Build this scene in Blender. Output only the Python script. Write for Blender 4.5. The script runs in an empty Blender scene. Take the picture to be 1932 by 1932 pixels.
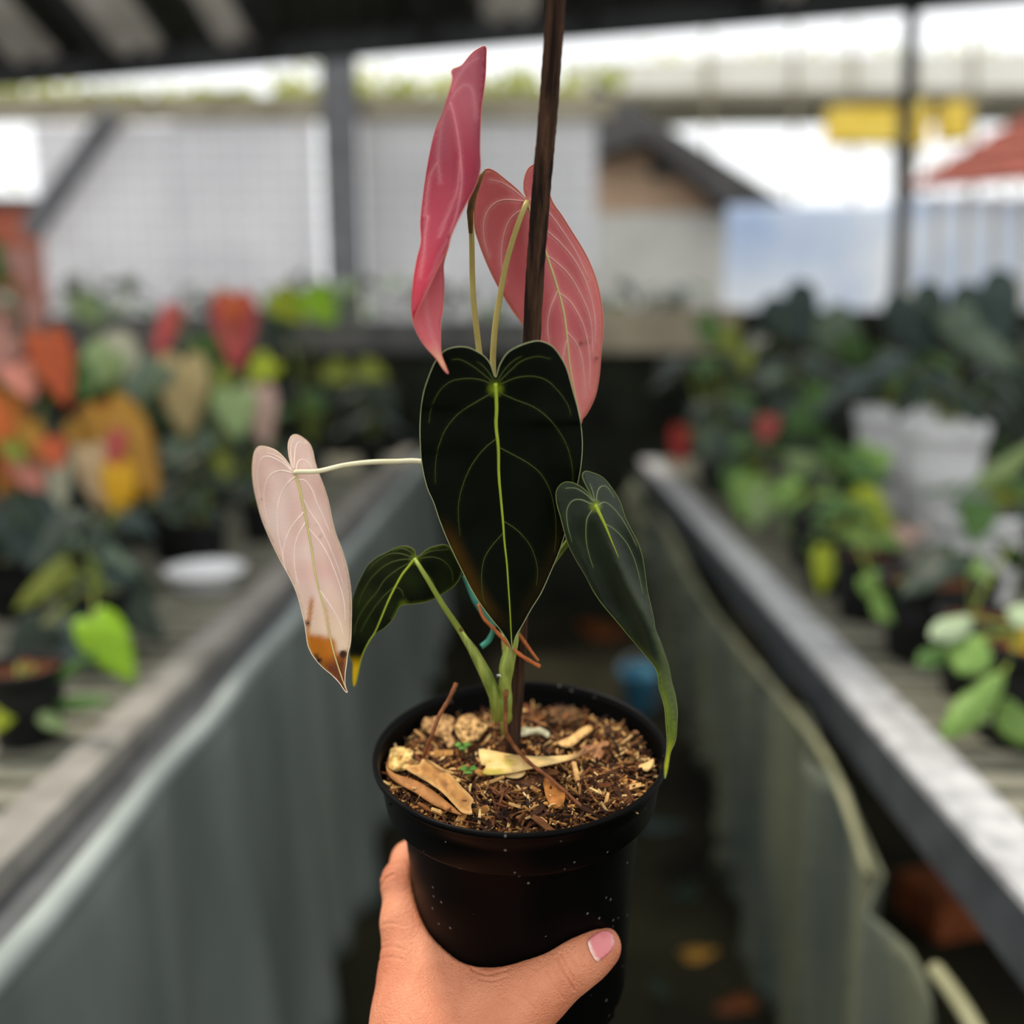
import bpy, bmesh, math, random
import numpy as np
from mathutils import Vector, Matrix, geometry, noise
from mathutils.bvhtree import BVHTree

random.seed(7)
S = bpy.context.scene
COL = S.collection

# ------------------------------------------------------------------ camera
FPX = 1783.0                       # focal length in pixels of the 1932 frame
PITCH, YAW = math.radians(10.7), math.radians(1.09)
CAM = Vector((0, 0, 1.3))
cd = bpy.data.cameras.new('camera')
cam = bpy.data.objects.new('camera', cd)
COL.objects.link(cam)
cam.location = CAM
cam.rotation_euler = (math.pi / 2 - PITCH, 0, YAW)
cd.sensor_width = 36.0
cd.lens = FPX / 1932 * 36.0
cd.clip_start = 0.02
cd.dof.use_dof = True
cd.dof.focus_distance = 0.425
cd.dof.aperture_fstop = cd.lens / 12.5     # aperture 12.5 mm across
S.camera = cam
MW = cam.rotation_euler.to_matrix()
RT, UP, FW = MW @ Vector((1, 0, 0)), MW @ Vector((0, 1, 0)), MW @ Vector((0, 0, -1))

# ------------------------------------------------------------------ light
w = bpy.data.worlds.new('world')
S.world = w
w.use_nodes = True
bg = w.node_tree.nodes['Background']
bg.inputs[0].default_value = (0.97, 0.985, 1.0, 1)
bg.inputs[1].default_value = 1.3
sd = bpy.data.lights.new('sun', 'SUN')
sd.energy = 3.0
sd.angle = math.radians(7)
sd.color = (1.0, 0.92, 0.80)
sun = bpy.data.objects.new('sun', sd)
COL.objects.link(sun)
sun.rotation_euler = Vector((0.36, -0.42, -1.0)).to_track_quat('-Z', 'Y').to_euler()
S.view_settings.view_transform = 'Standard'
S.view_settings.look = 'None'
S.view_settings.gamma = 1
S.view_settings.use_curve_mapping = False
S.view_settings.exposure = 0.18

# ------------------------------------------------------------------ helpers
def ray(px, py):
    return FW + RT * ((px - 966) / FPX) + UP * ((966 - py) / FPX)
def C(px, py, d):
    return CAM + ray(px, py) * d
def atY(px, py, Y):
    r = ray(px, py); return CAM + r * ((Y - CAM.y) / r.y)
def atX(px, py, X):
    r = ray(px, py); return CAM + r * ((X - CAM.x) / r.x)
def atZ(px, py, Z):
    r = ray(px, py); return CAM + r * ((Z - CAM.z) / r.z)
def lin(c):
    return tuple(((v / 255) / 12.92 if v / 255 <= 0.04045 else ((v / 255 + 0.055) / 1.055) ** 2.4) for v in c)
def mixc(a, b, t):
    t = max(0, min(1, t)); return tuple(a[i] + (b[i] - a[i]) * t for i in range(3))
def sstep(a, b, x):
    t = max(0, min(1, (x - a) / (b - a))); return t * t * (3 - 2 * t)

ORG = {}
def empty(name, loc, label, cat, group=None):
    o = bpy.data.objects.new(name, None)
    o.empty_display_size = 0.02
    COL.objects.link(o); o.location = loc
    ORG[o.name] = Vector(loc)
    tag(o, label, cat, group)
    return o
def tag(o, label=None, cat=None, group=None, kind=None):
    if label: o['label'] = label
    if cat: o['category'] = cat
    if group: o['group'] = group
    if kind: o['kind'] = kind
    return o
def mk(name, verts, faces, mat, parent=None, smooth=True, cols=None, uvs=None, world=True, origin=None):
    """one mesh object from world-space verts; origin is the parent's origin (or the given one)"""
    o0 = ORG[parent.name] if parent else (Vector(origin) if origin is not None else Vector((0, 0, 0)))
    me = bpy.data.meshes.new(name)
    if world:
        verts = [tuple(Vector(v) - o0) for v in verts]
    me.from_pydata(verts, [], faces)
    if smooth:
        me.polygons.foreach_set('use_smooth', [True] * len(me.polygons))
    if cols is not None:
        a = me.color_attributes.new('Col', 'FLOAT_COLOR', 'POINT')
        a.data.foreach_set('color', [x for c in cols for x in (c[0], c[1], c[2], 1)])
    if uvs is not None:
        ul = me.uv_layers.new(name='UVMap')
        for lp in me.loops:
            ul.data[lp.index].uv = uvs[lp.vertex_index]
    me.update()
    o = bpy.data.objects.new(name, me)
    if mat: me.materials.append(mat)
    COL.objects.link(o)
    if parent: o.parent = parent
    else: o.location = o0
    ORG[o.name] = o0
    return o
def struct(o):
    o['kind'] = 'structure'; return o
BOXF = [(0, 1, 2, 3), (7, 6, 5, 4), (0, 4, 5, 1), (1, 5, 6, 2), (2, 6, 7, 3), (3, 7, 4, 0)]
def boxv(x0, x1, y0, y1, z0, z1):
    return [(x0, y0, z0), (x0, y1, z0), (x1, y1, z0), (x1, y0, z0), (x0, y0, z1), (x0, y1, z1), (x1, y1, z1), (x1, y0, z1)]
def box(name, x0, x1, y0, y1, z0, z1, mat, parent=None):
    o = mk(name, boxv(x0, x1, y0, y1, z0, z1), BOXF, mat, parent, smooth=False,
           origin=((x0 + x1) / 2, (y0 + y1) / 2, z0))
    return o
def beamv(a, b, wx, wz):
    """box bar between two points"""
    a, b = Vector(a), Vector(b); t = (b - a).normalized()
    s = t.cross(Vector((0, 0, 1)))
    if s.length < 1e-3: s = Vector((1, 0, 0))
    s.normalize(); u = s.cross(t)
    v = []
    for p in (a, b):
        for i, j in ((-1, -1), (1, -1), (1, 1), (-1, 1)):
            v.append(p + s * (i * wx / 2) + u * (j * wz / 2))
    return v, [(3, 2, 1, 0), (4, 5, 6, 7), (0, 1, 5, 4), (1, 2, 6, 5), (2, 3, 7, 6), (3, 0, 4, 7)]
def beam(name, a, b, wx, wz, mat, parent=None):
    v, f = beamv(a, b, wx, wz)
    return mk(name, v, f, mat, parent, smooth=False, origin=a)
def catmull(pts, n=6, closed=False):
    P = [Vector(p) for p in pts]; out = []; N = len(P)
    for i in range(N if closed else N - 1):
        if closed: p0, p1, p2, p3 = P[i - 1], P[i], P[(i + 1) % N], P[(i + 2) % N]
        else: p0, p1, p2, p3 = P[max(i - 1, 0)], P[i], P[i + 1], P[min(i + 2, N - 1)]
        for k in range(n):
            t = k / n
            out.append(0.5 * ((2 * p1) + (p2 - p0) * t + (2 * p0 - 5 * p1 + 4 * p2 - p3) * t * t + (3 * p1 - p0 - 3 * p2 + p3) * t ** 3))
    if not closed: out.append(P[-1])
    return out
def tubev(pts, rad, sides=8, cap=True, flat=1.0, bump=None):
    """tube along points; rad a list or function of 0..1"""
    pts = [Vector(p) for p in pts]; n = len(pts); V = []; F = []
    ref = Vector((0.3, -1, 0.2)).normalized(); prev = None
    for i, p in enumerate(pts):
        t = (pts[min(i + 1, n - 1)] - pts[max(i - 1, 0)]).normalized()
        if prev is None:
            s = t.cross(ref)
            if s.length < 0.05: s = t.cross(Vector((1, 0, 0)))
        else:
            s = prev - t * prev.dot(t)
        s.normalize(); prev = s; u = s.cross(t)
        r = rad(i / (n - 1)) if callable(rad) else rad[i] if isinstance(rad, (list, tuple)) else rad
        for k in range(sides):
            a = 2 * math.pi * k / sides
            rr = r * (bump(i, k) if bump else 1)
            V.append(p + s * (math.cos(a) * rr) + u * (math.sin(a) * rr * flat))
    for i in range(n - 1):
        for k in range(sides):
            a, b = i * sides + k, i * sides + (k + 1) % sides
            F.append((a, b, b + sides, a + sides))
    if cap:
        F.append(tuple(range(sides))[::-1]); F.append(tuple(range((n - 1) * sides, n * sides)))
    return V, F
def tube(name, pts, rad, mat, parent=None, sides=8, smoothn=0, **k):
    if smoothn: pts = catmull(pts, smoothn)
    v, f = tubev(pts, rad, sides, **k)
    return mk(name, v, f, mat, parent, origin=pts[0])
def join(parts):
    V, F = [], []
    for v, f in parts:
        o = len(V); V += list(v); F += [tuple(i + o for i in q) for q in f]
    return V, F
def lathe(profile, M, seg=64):
    """profile of (radius, height) in frame M (4x4)"""
    V, F = [], []
    n = len(profile)
    for r, h in profile:
        for k in range(seg):
            a = 2 * math.pi * k / seg
            V.append(M @ Vector((r * math.cos(a), r * math.sin(a), h)))
    for i in range(n - 1):
        for k in range(seg):
            a, b = i * seg + k, i * seg + (k + 1) % seg
            F.append((a, b, b + seg, a + seg))
    return V, F
def fill2d(outline, step, jitter=0.25, inner=None):
    """triangulated patch inside a closed 2-D outline; returns verts2d, tris"""
    poly = [Vector((p[0], p[1])) for p in outline]; n = len(poly)
    xs = [p.x for p in poly]; ys = [p.y for p in poly]
    px_, py_ = np.array(xs), np.array(ys)
    qx, qy = np.roll(px_, -1), np.roll(py_, -1)
    pts = []
    y = min(ys); row = 0
    while y < max(ys):
        x = min(xs) + (step / 2 if row % 2 else 0)
        while x < max(xs):
            gx, gy = x + random.uniform(-1, 1) * step * jitter * .4, y + random.uniform(-1, 1) * step * jitter * .4
            c = ((py_ > gy) != (qy > gy)) & (gx < (qx - px_) * (gy - py_) / (qy - py_ + 1e-12) + px_)
            if c.sum() % 2:
                ex, ey = qx - px_, qy - py_
                tt = np.clip(((gx - px_) * ex + (gy - py_) * ey) / (ex * ex + ey * ey + 1e-12), 0, 1)
                if np.min(np.hypot(px_ + tt * ex - gx, py_ + tt * ey - gy)) > step * 0.5:
                    pts.append(Vector((gx, gy)))
            x += step
        y += step * 0.866; row += 1
    r = geometry.delaunay_2d_cdt(poly + pts, [(i, (i + 1) % n) for i in range(n)], [], 1, 1e-5)
    return r[0], [tuple(f) for f in r[2]]

# ------------------------------------------------------------------ materials
def node_mat(name):
    m = bpy.data.materials.new(name); m.use_nodes = True
    nt = m.node_tree; b = nt.nodes['Principled BSDF']
    return m, nt, b
def pm(name, c1, c2=None, scale=8, rough=0.6, spec=0.4, bump=0.0, bscale=None, stretch=(1, 1, 1), metal=0, detail=4,
       lo=0.35, hi=0.65, transl=0.0, rnd=None, sss=0.0, emit=None):
    """procedural material: noise between two sRGB colours, noise bump, optional translucency and per-object variation"""
    m, nt, b = node_mat(name); N, L = nt.nodes, nt.links
    c1 = lin(c1); c2 = lin(c2) if c2 else c1
    tc = N.new('ShaderNodeTexCoord'); mp = N.new('ShaderNodeMapping')
    mp.inputs['Scale'].default_value = stretch
    L.new(tc.outputs['Object'], mp.inputs['Vector'])
    nz = N.new('ShaderNodeTexNoise'); nz.inputs['Scale'].default_value = scale; nz.inputs['Detail'].default_value = detail
    L.new(mp.outputs[0], nz.inputs['Vector'])
    cr = N.new('ShaderNodeValToRGB')
    cr.color_ramp.elements[0].position = lo; cr.color_ramp.elements[1].position = hi
    cr.color_ramp.elements[0].color = (*c1, 1); cr.color_ramp.elements[1].color = (*c2, 1)
    L.new(nz.outputs['Fac'], cr.inputs['Fac'])
    col = cr.outputs['Color']
    if rnd:
        oi = N.new('ShaderNodeObjectInfo'); hs = N.new('ShaderNodeHueSaturation')
        mr = N.new('ShaderNodeMapRange'); mr.inputs['To Min'].default_value = 1 - rnd; mr.inputs['To Max'].default_value = 1 + rnd
        L.new(oi.outputs['Random'], mr.inputs['Value']); L.new(mr.outputs[0], hs.inputs['Value'])
        L.new(col, hs.inputs['Color']); col = hs.outputs['Color']
    L.new(col, b.inputs['Base Color'])
    b.inputs['Roughness'].default_value = rough
    b.inputs['Specular IOR Level'].default_value = spec
    b.inputs['Metallic'].default_value = metal
    if sss:
        b.inputs['Subsurface Weight'].default_value = sss
        b.inputs['Subsurface Radius'].default_value = (0.006, 0.0025, 0.0012)
        b.inputs['Subsurface Scale'].default_value = 1.0
    if bump:
        n2 = N.new('ShaderNodeTexNoise'); n2.inputs['Scale'].default_value = bscale or scale * 4; n2.inputs['Detail'].default_value = 6
        L.new(mp.outputs[0], n2.inputs['Vector'])
        bp = N.new('ShaderNodeBump'); bp.inputs['Strength'].default_value = bump; bp.inputs['Distance'].default_value = 0.002
        L.new(n2.outputs['Fac'], bp.inputs['Height']); L.new(bp.outputs[0], b.inputs['Normal'])
    if transl:
        out = N['Material Output']; tr = N.new('ShaderNodeBsdfTranslucent'); mx = N.new('ShaderNodeMixShader')
        L.new(col, tr.inputs['Color']); mx.inputs[0].default_value = transl
        L.new(b.outputs[0], mx.inputs[1]); L.new(tr.outputs[0], mx.inputs[2]); L.new(mx.outputs[0], out.inputs['Surface'])
    return m
def leaf_mat(name, rough=0.5, spec=0.2, transl=0.25, nscale=60, nval=0.12, bump=0.25, bscale=250, fine=0.0, sheen=0.0):
    """blade material: pigment and painted edge glow from the mesh colour attribute, procedural mottle, cross-grain relief, translucency"""
    m, nt, b = node_mat(name); N, L = nt.nodes, nt.links
    at = N.new('ShaderNodeVertexColor'); at.layer_name = 'Col'
    tc = N.new('ShaderNodeTexCoord')
    nz = N.new('ShaderNodeTexNoise'); nz.inputs['Scale'].default_value = nscale; nz.inputs['Detail'].default_value = 5
    L.new(tc.outputs['Object'], nz.inputs['Vector'])
    mr = N.new('ShaderNodeMapRange'); mr.inputs['To Min'].default_value = 1 - nval * 2; mr.inputs['To Max'].default_value = 1 + nval * 2
    L.new(nz.outputs['Fac'], mr.inputs['Value'])
    hs = N.new('ShaderNodeHueSaturation'); L.new(mr.outputs[0], hs.inputs['Value']); L.new(at.outputs['Color'], hs.inputs['Color'])
    L.new(hs.outputs['Color'], b.inputs['Base Color'])
    b.inputs['Roughness'].default_value = rough; b.inputs['Specular IOR Level'].default_value = spec
    if sheen: b.inputs['Sheen Weight'].default_value = sheen
    mp = N.new('ShaderNodeMapping'); mp.inputs['Scale'].default_value = (1, 1, 1)
    L.new(tc.outputs['UV'], mp.inputs['Vector'])
    wv = N.new('ShaderNodeTexWave'); wv.inputs['Scale'].default_value = 9; wv.inputs['Distortion'].default_value = 3; wv.inputs['Detail'].default_value = 2
    wv.bands_direction = 'DIAGONAL'
    L.new(mp.outputs[0], wv.inputs['Vector'])
    n2 = N.new('ShaderNodeTexNoise'); n2.inputs['Scale'].default_value = bscale; L.new(tc.outputs['Object'], n2.inputs['Vector'])
    ad = N.new('ShaderNodeMath'); ad.operation = 'MULTIPLY_ADD'; ad.inputs[1].default_value = fine
    L.new(wv.outputs['Fac'], ad.inputs[0]); L.new(n2.outputs['Fac'], ad.inputs[2])
    bp = N.new('ShaderNodeBump'); bp.inputs['Strength'].default_value = bump; bp.inputs['Distance'].default_value = 0.0006
    L.new(ad.outputs[0], bp.inputs['Height']); L.new(bp.outputs[0], b.inputs['Normal'])
    if transl:
        out = N['Material Output']; tr = N.new('ShaderNodeBsdfTranslucent'); mx = N.new('ShaderNodeMixShader')
        L.new(hs.outputs['Color'], tr.inputs['Color']); mx.inputs[0].default_value = transl
        L.new(b.outputs[0], mx.inputs[1]); L.new(tr.outputs[0], mx.inputs[2]); L.new(mx.outputs[0], out.inputs['Surface'])
    return m
def vcol_mat(name, rough=0.8, spec=0.2, nscale=300, nval=0.25, bump=0.5, rnd=0.0):
    m, nt, b = node_mat(name); N, L = nt.nodes, nt.links
    at = N.new('ShaderNodeVertexColor'); at.layer_name = 'Col'
    tc = N.new('ShaderNodeTexCoord')
    nz = N.new('ShaderNodeTexNoise'); nz.inputs['Scale'].default_value = nscale; nz.inputs['Detail'].default_value = 5
    L.new(tc.outputs['Object'], nz.inputs['Vector'])
    mr = N.new('ShaderNodeMapRange'); mr.inputs['To Min'].default_value = 1 - nval * 2; mr.inputs['To Max'].default_value = 1 + nval * 2
    L.new(nz.outputs['Fac'], mr.inputs['Value'])
    hs = N.new('ShaderNodeHueSaturation'); L.new(mr.outputs[0], hs.inputs['Value']); L.new(at.outputs['Color'], hs.inputs['Color'])
    L.new(hs.outputs['Color'], b.inputs['Base Color'])
    b.inputs['Roughness'].default_value = rough; b.inputs['Specular IOR Level'].default_value = spec
    bp = N.new('ShaderNodeBump'); bp.inputs['Strength'].default_value = bump; bp.inputs['Distance'].default_value = 0.0008
    L.new(nz.outputs['Fac'], bp.inputs['Height']); L.new(bp.outputs[0], b.inputs['Normal'])
    return m

def pot_mat(name, col, rough=0.45, spec=0.22, specks=True):
    m, nt, b = node_mat(name); N, L = nt.nodes, nt.links
    tc = N.new('ShaderNodeTexCoord')
    vo = N.new('ShaderNodeTexVoronoi'); vo.inputs['Scale'].default_value = 150; vo.inputs['Randomness'].default_value = 1
    L.new(tc.outputs['Object'], vo.inputs['Vector'])
    nz = N.new('ShaderNodeTexNoise'); nz.inputs['Scale'].default_value = 35; L.new(tc.outputs['Object'], nz.inputs['Vector'])
    a = N.new('ShaderNodeMath'); a.operation = 'LESS_THAN'; a.inputs[1].default_value = 0.10; L.new(vo.outputs['Distance'], a.inputs[0])
    g = N.new('ShaderNodeMath'); g.operation = 'GREATER_THAN'; g.inputs[1].default_value = 0.52; L.new(nz.outputs['Fac'], g.inputs[0])
    mu = N.new('ShaderNodeMath'); mu.operation = 'MULTIPLY'; L.new(a.outputs[0], mu.inputs[0]); L.new(g.outputs[0], mu.inputs[1])
    mx = N.new('ShaderNodeMix'); mx.data_type = 'RGBA'
    mx.inputs['A'].default_value = (*lin(col), 1); mx.inputs['B'].default_value = (*lin((96, 92, 86)), 1)
    L.new(mu.outputs[0], mx.inputs['Factor'])
    L.new(mx.outputs['Result'], b.inputs['Base Color'])
    b.inputs['Roughness'].default_value = rough; b.inputs['Specular IOR Level'].default_value = spec
    n2 = N.new('ShaderNodeTexNoise'); n2.inputs['Scale'].default_value = 90; n2.inputs['Detail'].default_value = 6
    L.new(tc.outputs['Object'], n2.inputs['Vector'])
    bp = N.new('ShaderNodeBump'); bp.inputs['Strength'].default_value = 0.08; bp.inputs['Distance'].default_value = 0.001
    L.new(n2.outputs['Fac'], bp.inputs['Height']); L.new(bp.outputs[0], b.inputs['Normal'])
    return m

M = {}
M['soil_floor'] = pm('soil_floor', (22, 20, 14), (48, 46, 30), 3, 0.95, 0.1, 0.6, 20)
M['cloth'] = pm('shade_cloth', (94, 102, 97), (120, 127, 119), 2.2, 0.85, 0.15, 0.2, 60, stretch=(3, 3, 0.6), transl=0.12)
M['cloth_r'] = pm('shade_cloth_worn', (82, 90, 84), (118, 120, 96), 2.6, 0.85, 0.15, 0.2, 60, stretch=(3, 3, 0.5), transl=0.12)
M['hem'] = pm('cloth_hem', (122, 122, 92), (150, 148, 116), 9, 0.8, 0.2)
M['roll'] = pm('cloth_roll', (124, 132, 128), (152, 159, 154), 7, 0.7, 0.3)
M['galv'] = pm('galvanised_steel', (150, 150, 150), (190, 190, 190), 30, 0.5, 0.5, 0.1)
M['galv_dark'] = pm('dark_steel', (52, 55, 58), (70, 73, 76), 20, 0.5, 0.5)
M['strip'] = pm('weathered_strip', (112, 109, 102), (146, 142, 134), 14, 0.8, 0.2)
M['slat'] = pm('bench_slat', (92, 90, 74), (128, 126, 112), 9, 0.85, 0.2, rnd=0.18)
M['black'] = pot_mat('black_plastic', (4, 4, 4), 0.38, 0.05)
M['black_bg'] = pm('nursery_pot_plastic', (14, 15, 15), (20, 21, 21), 10, 0.5, 0.25)
M['white_pot'] = pm('white_plastic', (205, 205, 205), (222, 222, 222), 8, 0.5, 0.4)
M['soil_bg'] = pm('dark_potting_mix', (52, 30, 18), (112, 66, 40), 60, 0.95, 0.1, 0.5)
M['wood'] = pm('stake_wood', (34, 23, 17), (82, 58, 42), 260, 0.85, 0.1, 1.0, 700, stretch=(1, 1, 0.03), lo=0.38, hi=0.66)
M['stem'] = pm('stem_green', (104, 122, 46), (146, 158, 66), 90, 0.5, 0.3, 0.2)
M['sheath'] = pm('sheath_green', (98, 112, 40), (150, 160, 72), 260, 0.5, 0.3, 0.3, 500, stretch=(1, 1, 0.2))
M['petiole'] = pm('petiole_olive', (150, 132, 62), (168, 152, 84), 60, 0.5, 0.3)
M['petiole_pale'] = pm('petiole_pale', (214, 206, 164), (228, 222, 186), 60, 0.5, 0.3)
M['petiole_green'] = pm('petiole_green', (116, 132, 44), (140, 152, 62), 60, 0.5, 0.3)
M['cataphyll'] = pm('dry_cataphyll', (78, 54, 28), (124, 92, 44), 90, 0.7, 0.2)
M['root'] = pm('aerial_root', (98, 56, 30), (134, 82, 48), 200, 0.7, 0.2, 0.4)
M['root_orange'] = pm('fresh_root', (150, 78, 30), (176, 98, 44), 200, 0.6, 0.3)
M['teal'] = pm('teal_tie', (40, 120, 100), (60, 140, 118), 60, 0.45, 0.4)
M['grafting'] = pm('clear_tape', (150, 156, 150), (180, 186, 180), 60, 0.3, 0.5)
M['blade_dark'] = leaf_mat('dark_blade', 0.62, 0.03, 0.03, 40, 0.10, 0.25, 300)
M['blade_velvet'] = leaf_mat('velvet_blade', 0.46, 0.16, 0.04, 40, 0.12, 0.35, 300, sheen=0.05)
M['blade_pink'] = leaf_mat('pink_blade', 0.42, 0.28, 0.28, 60, 0.07, 0.22, 200, fine=0.06)
M['blade_pale'] = leaf_mat('pale_blade', 0.55, 0.2, 0.35, 60, 0.04, 0.3, 200, fine=0.08)
def vein_mat(name, c, spec=0.2):
    return pm(name, c, tuple(min(255, int(v * 1.08)) for v in c), 120, 0.55, spec)
M['vein_lime'] = vein_mat('vein_lime', (146, 160, 48))
M['vein_dim'] = vein_mat('vein_dim_green', (62, 72, 26))
M['vein_grey'] = vein_mat('vein_grey_green', (112, 124, 92))
M['vein_pink'] = vein_mat('vein_pink', (208, 150, 142))
M['vein_rose'] = vein_mat('vein_rose', (196, 110, 118))
M['vein_pale'] = vein_mat('vein_cream', (236, 212, 196))
M['vein_olive'] = vein_mat('vein_olive', (186, 172, 112))
M['margin_pale'] = vein_mat('margin_pale', (140, 146, 104))
M['margin_lime'] = vein_mat('margin_lime', (96, 108, 56))
M['margin_pink'] = vein_mat('margin_pink', (190, 104, 96))
M['margin_cream'] = vein_mat('margin_cream', (224, 196, 172))
M['chips'] = vcol_mat('bark_chips', 0.8, 0.15, 500, 0.28, 0.6)
M['dry'] = vcol_mat('dry_leaf', 0.7, 0.2, 260, 0.14, 0.35)
M['clover'] = pm('clover_green', (70, 122, 40), (110, 156, 66), 200, 0.5, 0.2, transl=0.2)

# ================================================================== SETTING
H = 0.8                 # bench height
def plane_grid(name, x0, x1, y0, y1, z, mat, n=2):
    v = [(x0, y0, z), (x1, y0, z), (x1, y1, z), (x0, y1, z)]
    return mk(name, v, [(0, 1, 2, 3)], mat, smooth=False)
struct(plane_grid('floor', -25, 25, -6, 60, 0, M['soil_floor']))

# ---- left bench
def bench(sx, label, xin, xout, y0, y1):
    b = empty('plant_bench', ((xin + xout) / 2, y0, 0), label, 'bench')
    me = None
    yy = y0
    while yy < y1:
        if me is None:
            o = box('slat', min(xin, xout), max(xin, xout), yy, yy + 0.042, H - 0.018, H, M['slat'], b); me = o
        else:
            o = me.copy(); COL.objects.link(o); o.location = (0, yy - y0, 0)
        yy += 0.058
    for k, xx in enumerate((xin + sx * 0.06, xout - sx * 0.06)):
        box('frame_rail', xx - 0.02, xx + 0.02, y0, y1, H - 0.065, H - 0.0185, M['galv_dark'], b)
        for ly in (y0 + 0.1, (y0 + y1) / 2, y1 - 0.1):
            box('leg', xx - 0.02, xx + 0.02, ly, ly + 0.04, 0, H - 0.0655, M['galv_dark'], b)
    return b
bl = bench(-1, 'slatted plant bench with grey cloth skirt along its edge', -0.545, -1.9, 0.35, 3.85)
box('edge_strip', -0.545, -0.492, 0.35, 4.1, H - 0.03, H + 0.012, M['strip'], bl)
box('edge_channel', -0.492, -0.455, 0.35, 4.1, H - 0.05, H - 0.02, M['galv_dark'], bl)
br = bench(1, 'slatted plant bench with silver angle rail along its edge', 0.51, 1.9, 0.35, 3.78)
box('edge_rail', 0.444, 0.512, 0.35, 3.78, H - 0.006, H + 0.004, M['galv'], br)
box('rail_flange', 0.444, 0.450, 0.35, 3.78, H - 0.075, H - 0.006, M['galv_dark'], br)

# ---- cloth skirts
def skirt():
    V, F = [], []
    ny, nz = 150, 14
    for i in range(ny + 1):
        y = 0.3 + (4.1 - 0.3) * i / ny
        for j in range(nz + 1):
            t = j / nz
            z = (H - 0.012) * (1 - t)
            amp = 0.006 + 0.06 * t ** 0.7
            x = -0.428 + 0.03 * t + amp * (0.6 * math.sin(y * 17 + 0.8 * math.sin(y * 5)) + 0.4 * math.sin(y * 31 + 2))
            V.append((x, y, z))
    for i in range(ny):
        for j in range(nz):
            a = i * (nz + 1) + j
            F.append((a, a + 1, a + nz + 2, a + nz + 1))
    o = mk('cloth_skirt', V, F, M['cloth'], origin=(-0.43, 0.3, 0))
    o.modifiers.new('thick', 'SOLIDIFY').thickness = 0.002
    tag(o, 'grey-green shade cloth hanging in folds from bench with colourful anthuriums', 'cloth')
    r = [(-0.432 + 0.003 * math.sin(i), 0.3 + 3.8 * i / 60, H - 0.012 + 0.001 * math.sin(i * 1.7)) for i in range(61)]
    v, f = tubev(r, 0.014, 10)
    mk('rolled_edge', v, f, M['roll'], o)
skirt()
def right_cloth():
    top = [(1190, 900), (1240, 960), (1330, 1130), (1430, 1260), (1560, 1430), (1640, 1650), (1715, 1790), (1735, 1960)]
    bot = [(1480, 1960), (1400, 1820), (1362, 1680), (1340, 1500), (1290, 1380), (1230, 1250), (1200, 1090), (1180, 990)]
    ol = [(p.x, p.y) for p in catmull([(*p, 0) for p in top + bot], 4, True)]
    v2, f = fill2d(ol, 16)
    V = []
    for p in v2:
        q = atX(p.x, p.y, 0.40)
        fold = 0.018 * math.sin(q.y * 23 + q.z * 3) + 0.01 * math.sin(q.y * 51)
        V.append((q.x + fold + 0.05 * (0.8 - q.z) * 0.4, q.y, q.z))
    o = mk('draped_cloth', V, f, M['cloth_r'], origin=(0.4, 1.2, 0.0))
    o.modifiers.new('thick', 'SOLIDIFY').thickness = 0.002
    tag(o, 'grey-green shade cloth slung low beneath the silver bench rail', 'cloth')
    hem = [atX(x, y, 0.402) for x, y in [(1240, 965), (1330, 1132), (1430, 1262), (1560, 1432), (1640, 1652)]]
    v, f = tubev(catmull(hem, 6), 0.006, 8)
    mk('hem', v, f, M['hem'], o)
    v, f = tubev(catmull([atX(x, y, 0.42) for x, y in [(1765, 1830), (1810, 1890), (1870, 1990)]], 5), 0.009, 8)
    mk('hem', v, f, M['hem'], o)
right_cloth()

# ---- back: raised bed, end wall, posts, roof, houses
M['fascia'] = pm('beige_fascia', (142, 132, 112), (168, 158, 136), 6, 0.85, 0.2)
M['fascia_grey'] = pm('grey_fascia', (76, 76, 74), (104, 102, 98), 6, 0.85, 0.2)
M['dark_wall'] = pm('dark_block', (24, 26, 20), (44, 46, 36), 5, 0.95, 0.1)
M['sheet'] = pm('white_sheet', (224, 224, 227), (240, 240, 242), 1.2, 0.7, 0.3, transl=0.62)
M['sheet2'] = pm('grey_white_sheet', (212, 212, 213), (230, 230, 231), 1.2, 0.7, 0.3, transl=0.5)
M['bluesheet'] = pm('blue_white_sheet', (200, 214, 234), (244, 246, 248), 1.5, 0.6, 0.3, transl=0.7)
M['wire'] = pm('grey_wire', (120, 120, 120), (140, 140, 140), 5, 0.6, 0.4)
M['post'] = pm('dark_post', (50, 51, 52), (66, 67, 68), 6, 0.7, 0.3)
M['beam'] = pm('weathered_beam', (136, 128, 108), (164, 156, 134), 6, 0.8, 0.2)
M['roof'] = pm('roof_sheet', (96, 96, 97), (120, 120, 120), 3, 0.7, 0.3)
M['roof_lt'] = pm('roof_sheet_translucent', (176, 174, 170), (200, 198, 194), 3, 0.7, 0.3, transl=0.5)
M['gable'] = pm('dark_roof', (70, 68, 68), (92, 90, 88), 3, 0.8, 0.2)
M['tan'] = pm('tan_wall', (176, 146, 120), (196, 168, 140), 2, 0.85, 0.2)
M['pale'] = pm('pale_wall', (190, 188, 180), (206, 204, 196), 2, 0.85, 0.2)
M['cream'] = pm('cream_wall', (226, 222, 206), (240, 238, 228), 1, 0.85, 0.2)
M['yellow'] = pm('yellow_board', (222, 186, 66), (236, 206, 96), 2, 0.7, 0.2)
M['tile'] = pm('clay_tile', (128, 68, 56), (152, 84, 70), 3, 0.8, 0.2, rnd=0.1)
M['hedge'] = pm('sunlit_foliage', (150, 160, 60), (206, 206, 120), 1.4, 0.8, 0.2, transl=0.2)
M['terracotta'] = pm('terracotta', (176, 96, 74), (190, 112, 88), 4, 0.8, 0.2)

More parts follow.
